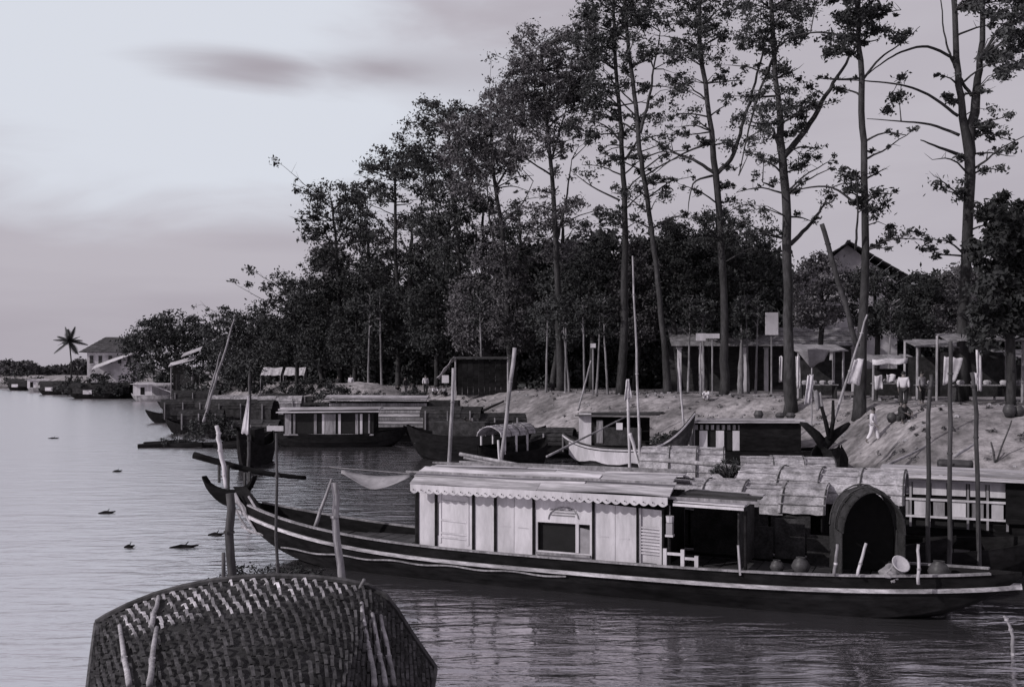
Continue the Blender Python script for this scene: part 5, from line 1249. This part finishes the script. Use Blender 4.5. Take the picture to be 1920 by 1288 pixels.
# sand heap
sq = on_ground(672, 742); sq = Vector((P(672, 735, 84).x, 84, 2.2))
rows_ = [[(4.2 * (i / 16 - .5) * 2, 1.8 * (j / 8 - .5) * 2, 1.15 * max(0, 1 - ((i / 16 - .5) * 2) ** 2) * max(0, 1 - ((j / 8 - .5) * 2) ** 2) ** .7 + .05 * sin(i * 2.1 + j)) for i in range(17)] for j in range(9)]
ob = MB().grid(rows_).build('sand_heap', earth, smooth=True); ob.location = sq; tag(ob, 'bright heap of sand on the bank left of the dark shelter', 'sand heap')

# ------------------------------------------------------------------ people
def skin_obj(name, verts, edges, radii, m, parent, root_i=0, sub=1):
    me = bpy.data.meshes.new(name); me.from_pydata([tuple(v) for v in verts], edges, []); me.materials.append(M[m])
    o_ = bpy.data.objects.new(name, me); COL.objects.link(o_); o_.parent = parent
    sk = o_.modifiers.new('skin', 'SKIN')
    for i, r_ in enumerate(radii):
        sv = me.skin_vertices[0].data[i]; sv.radius = (r_, r_) if not isinstance(r_, tuple) else r_; sv.use_root = (i == root_i)
    sk.use_smooth_shade = True
    ss = o_.modifiers.new('sub', 'SUBSURF'); ss.levels = sub; ss.render_levels = sub
    return o_
def person(label, loc, face, pose='stand', h=1.6, shirt='cloth', pants='dcloth', group='people on the bank', robe=False):
    """face: heading in radians (0 looks towards -Y). Joints in metres for a 1.6 m figure"""
    root = thing('person', label, 'person', loc, face, group); k = h / 1.6
    J = dict(pel=(0, 0, .84), chest=(0, .0, 1.18), neck=(0, 0, 1.34), head=(0, -.02, 1.47), crown=(0, 0, 1.55),
             hipL=(.09, 0, .80), kneeL=(.10, -.02, .44), ankL=(.10, 0, .08), toeL=(.12, -.15, .03),
             hipR=(-.09, 0, .80), kneeR=(-.10, -.02, .44), ankR=(-.10, 0, .08), toeR=(-.12, -.15, .03),
             shL=(.18, 0, 1.28), elL=(.22, .02, 1.03), wrL=(.22, -.06, .80), haL=(.22, -.09, .72),
             shR=(-.18, 0, 1.28), elR=(-.22, .02, 1.03), wrR=(-.22, -.06, .80), haR=(-.22, -.09, .72))
    if pose == 'walk':
        J.update(kneeL=(.10, -.16, .46), ankL=(.10, -.22, .09), toeL=(.12, -.37, .05), kneeR=(-.10, .08, .44), ankR=(-.10, .28, .10), toeR=(-.11, .15, .03), wrR=(-.22, -.18, .84), haR=(-.22, -.24, .78), wrL=(.22, .10, .82), haL=(.22, .12, .74))
    if pose == 'stoop':
        J.update(chest=(0, -.22, 1.08), neck=(0, -.36, 1.16), head=(0, -.47, 1.22), crown=(0, -.52, 1.29), shL=(.18, -.30, 1.12), shR=(-.18, -.30, 1.12), elL=(.2, -.36, .88), wrL=(.16, -.48, .68), haL=(.15, -.52, .6), elR=(-.2, -.36, .88), wrR=(-.16, -.48, .68), haR=(-.15, -.52, .6))
    if pose == 'squat':
        dz = -.62
        J.update(pel=(0, .12, .24), chest=(0, -.02, .56), neck=(0, -.08, .71), head=(0, -.12, .84), crown=(0, -.11, .92), hipL=(.10, .10, .24), kneeL=(.17, -.26, .46), ankL=(.13, -.08, .08), toeL=(.16, -.23, .03),
                 hipR=(-.10, .10, .24), kneeR=(-.17, -.26, .46), ankR=(-.13, -.08, .08), toeR=(-.16, -.23, .03), shL=(.18, -.04, .66), elL=(.24, -.22, .50), wrL=(.14, -.40, .44), haL=(.1, -.46, .40), shR=(-.18, -.04, .66), elR=(-.24, -.22, .50), wrR=(-.14, -.40, .44), haR=(-.1, -.46, .40))
    J = {a: Vector(b_) * k for a, b_ in J.items()}
    names = list(J); idx = {a: i for i, a in enumerate(names)}
    rad = dict(pel=.125, chest=.135, neck=.055, head=.088, crown=.06, hipL=.09, hipR=.09, kneeL=.058, kneeR=.058, ankL=.038, ankR=.038, toeL=.032, toeR=.032, shL=.06, shR=.06, elL=.042, elR=.042, wrL=.028, wrR=.028, haL=.034, haR=.034)
    E = [('pel', 'chest'), ('chest', 'neck'), ('neck', 'head'), ('head', 'crown')]
    for s in 'LR': E += [('pel', 'hip' + s), ('hip' + s, 'knee' + s), ('knee' + s, 'ank' + s), ('ank' + s, 'toe' + s), ('chest', 'sh' + s), ('sh' + s, 'el' + s), ('el' + s, 'wr' + s), ('wr' + s, 'ha' + s)]
    V_ = [J[a] for a in names]; Rr = [rad[a] * k for a in names]; Ed = [(idx[a], idx[b_]) for a, b_ in E]
    for s in 'LR':                      # four unequal fingers and a thumb
        d = (J['ha' + s] - J['wr' + s]).normalized(); sd_ = Vector((0, 1, 0)).cross(d).normalized()
        sd_ = d.cross(Vector((1, 0, 0))).normalized()
        for fi, (off, ln) in enumerate([(-.024, .062), (-.008, .074), (.008, .070), (.024, .056)]):
            V_.append(J['ha' + s] + sd_ * off * 1.3 + d * .035); Rr.append(.0085); V_.append(J['ha' + s] + sd_ * off * 1.5 + d * (.03 + ln) + Vector((0, 0, -.004))); Rr.append(.007)
            Ed += [(idx['ha' + s], len(V_) - 2), (len(V_) - 2, len(V_) - 1)]
        V_.append(J['wr' + s].lerp(J['ha' + s], .6) + sd_ * -.045); Rr.append(.010); V_.append(J['ha' + s] + sd_ * -.055 + d * .03); Rr.append(.008)
        Ed += [(idx['ha' + s], len(V_) - 2), (len(V_) - 2, len(V_) - 1)]
    body = skin_obj('body', V_, Ed, Rr, 'skin', root)
    # hair cap and face features
    hd = J['head']; up = (J['crown'] - J['neck']).normalized(); f = Vector((0, -1, 0)); f = (f - up * f.dot(up)).normalized(); sx = up.cross(f)
    rows_ = []
    for i in range(6):
        th = pi * .58 * i / 5; rows_.append([hd + up * (.035 * k + .108 * k * cos(th)) + (f * cos(2 * pi * a / 12) * .92 - f * .13 + sx * sin(2 * pi * a / 12) * .88) * (.105 * k * sin(th)) for a in range(13)])
    MB().grid(rows_, .004).build('hair', M['hair'], root, smooth=True)
    MB().tube([hd + f * .085 * k + up * .01 * k, hd + f * .112 * k - up * .022 * k], [.008 * k, .014 * k], 5).build('nose', M['skin'], root)
    for s in (-1, 1):
        MB().lathe(hd + f * .082 * k + sx * s * .033 * k + up * .012 * k, [(0, -.007), (.010, 0), (0, .007)], 6).build('eye', M['hair'], root)
        MB().tube([hd + sx * s * .088 * k - up * .02 * k, hd + sx * s * .096 * k + up * .02 * k], .014 * k, 5).build('ear', M['skin'], root)
    MB().bar(hd + f * .083 * k - up * .045 * k - sx * .022 * k, hd + f * .083 * k - up * .045 * k + sx * .022 * k, .008, .008).build('mouth', M['dcloth'], root)
    if shirt:
        vv = [J['pel'] + Vector((0, 0, -.02)), J['chest'], J['neck'] - Vector((0, 0, .035)), J['shL'], J['elL'], J['elL'].lerp(J['wrL'], .65), J['shR'], J['elR'], J['elR'].lerp(J['wrR'], .65)]
        skin_obj('shirt', vv, [(0, 1), (1, 2), (1, 3), (3, 4), (4, 5), (1, 6), (6, 7), (7, 8)], [a * k for a in (.165, .168, .07, .085, .062, .052, .085, .062, .052)], shirt, root, 1)
    if pants:
        vv = [J['pel'] + Vector((0, 0, .04)), J['hipL'], J['kneeL'], J['kneeL'].lerp(J['ankL'], .75), J['hipR'], J['kneeR'], J['kneeR'].lerp(J['ankR'], .75)]
        skin_obj('trousers', vv, [(0, 1), (1, 2), (2, 3), (0, 4), (4, 5), (5, 6)], [a * k for a in (.15, .11, .085, .075, .11, .085, .075)], pants, root)
    return root
def gp(px, py): return on_ground(px, py)
person('person in a loose white shirt and dark trousers standing with their back to the stalls', gp(1694, 764), R(150), h=1.62)
person('person in black squatting on the bank below the white-shirted one', gp(1693, 795), R(20), 'squat', h=1.6, shirt='dcloth', pants='dcloth')
person('person in pale clothes walking down the slope beside the arched hood', gp(1637, 832), R(55), 'walk', h=1.55, pants='cloth')
person('small squatting child in white on the open ground left of the four-limbed tree', gp(1325, 752), R(-30), 'squat', h=1.2, pants='cloth')
person('person in a grey jacket standing in shade right of the white-shirted one', gp(1728, 758), R(30), h=1.55, shirt='grey')
person('dark figure stooping over the black open boat', P(888, 790, 50), R(-60), 'stoop', h=1.5, shirt='dcloth', group='people on the boats').location.z = .85
for i, (px, pz, s_, pa, h_, ps, lb) in enumerate([(745, 'dcloth', 'dcloth', 'dcloth', 1.5, 'squat', 'person in black squatting at the left of the crowd by the shelter'), (760, '', 'dcloth', 'grey', 1.6, 'stand', 'person in black standing second from left of the crowd by the shelter'),
                                    (778, '', 'dcloth', 'dcloth', 1.5, 'stoop', 'person in black stooping in the crowd by the shelter'), (798, '', 'cloth', 'dcloth', 1.6, 'stand', 'person in a white top standing in the crowd by the shelter'),
                                    (815, '', 'cloth', 'dcloth', 1.4, 'squat', 'person in a white top squatting at the right of the crowd by the shelter'), (833, '', 'grey', 'dcloth', 1.5, 'squat', 'person in grey squatting under the ragged awning')]):
    person(lb, gp(px, 741 + (i % 3) * 2), R(random.uniform(-60, 60)), ps, h=h_, shirt=s_, pants=pa, group='people by the shelter')
for px, py, lb, s_ in [(658, 735, 'distant person in pale clothes standing left of the sand heap', 'cloth'), (634, 736, 'distant person in dark clothes left of the sand heap', 'dcloth')]:
    person(lb, gp(px, py), 0, 'stand', h=1.6, shirt=s_, pants='grey', group='people by the sand heap')
# baskets and jars on the bank
for px, py, r_, lb in [(1672, 793, .22, 'small dark pot beside the squatting person in black'), (1893, 782, .26, 'big dark jar at the right edge of the bank'), (1910, 782, .22, 'second dark jar at the right edge, behind the big one')]:
    q = gp(px, py); ob = MB().lathe((0, 0, 0), [(0, 0), (r_ * .6, 0), (r_, r_ * .9), (r_ * .8, r_ * 1.6), (r_ * .5, r_ * 1.8), (r_ * .55, r_ * 1.9), (0, r_ * 1.85)], 12).build('jar', M['pot'], smooth=True); ob.location = q; tag(ob, lb, 'jar', 'jars on the bank')
# litter of stones on the bank so that the slope is not clean
stn = MB()
for _ in range(900):
    t_ = random.uniform(-25, 90); oo = random.uniform(.3, 14); p_ = OD * (shore_o(t_) + oo) + TD * t_; z = hgt(oo, t_); r_ = random.uniform(.03, .13)
    stn.lathe((p_.x, p_.y, z), [(r_ * .9, -.02), (r_, r_ * .3), (r_ * .5, r_ * .7), (.001, r_ * .75)], 5)
tag(stn.build('stones', M['wood']), 'small stones and litter scattered over the bare bank', 'stones', kind='stuff')

# dry grass tufts and litter along the bank
cen = []
for _ in range(700):
    t_ = random.uniform(-22, 95); oo = random.uniform(.6, 16); p_ = OD * (shore_o(t_) + oo) + TD * t_
    cen.append((p_.x, p_.y, hgt(oo, t_) + .03, random.uniform(.06, .2)))
o = bpy.data.objects.new('weeds', leaf_mesh('weeds', clumps_to_leaves(cen, 16), .07, M['leaf2'])); COL.objects.link(o); tag(o, 'thin weeds and grass tufts on the bare bank', 'weeds', kind='stuff')

# drift floating on the open river
for i, (px, py, w_, lb) in enumerate([(100, 822, .7, 'small dark strip of drift floating farthest out on the river'), (200, 962, .5, 'dark scrap of driftwood on the left river, level with the white cabin'), (345, 1026, .7, 'dark floating stick left of the stern posts'),
                                  (405, 1003, .45, 'curled bit of drift beside the thick mooring post'), (242, 1026, .25, 'tiny dark fleck of drift left of the floating stick'), (220, 884, .4, 'dark fleck of drift on the middle of the left river')]):
    Y = CAMH * FPX / (py - HOR); q = P(px, py, Y)
    d_ = MB().tube([(-w_ / 2, 0, .0), (-w_ * .1, .03, .035), (w_ * .25, -.02, .02), (w_ / 2, .04, .05)], [.02, .045, .04, .015], 6)
    d_.tube([(0, 0, .02), (w_ * .15, .05, .14)], [.02, .008], 4)
    ob = d_.build('driftwood', M['dark']); ob.location = (q.x, Y, 0); ob.rotation_euler = (0, 0, random.uniform(-.3, .3)); tag(ob, lb, 'driftwood', 'drift on the river')
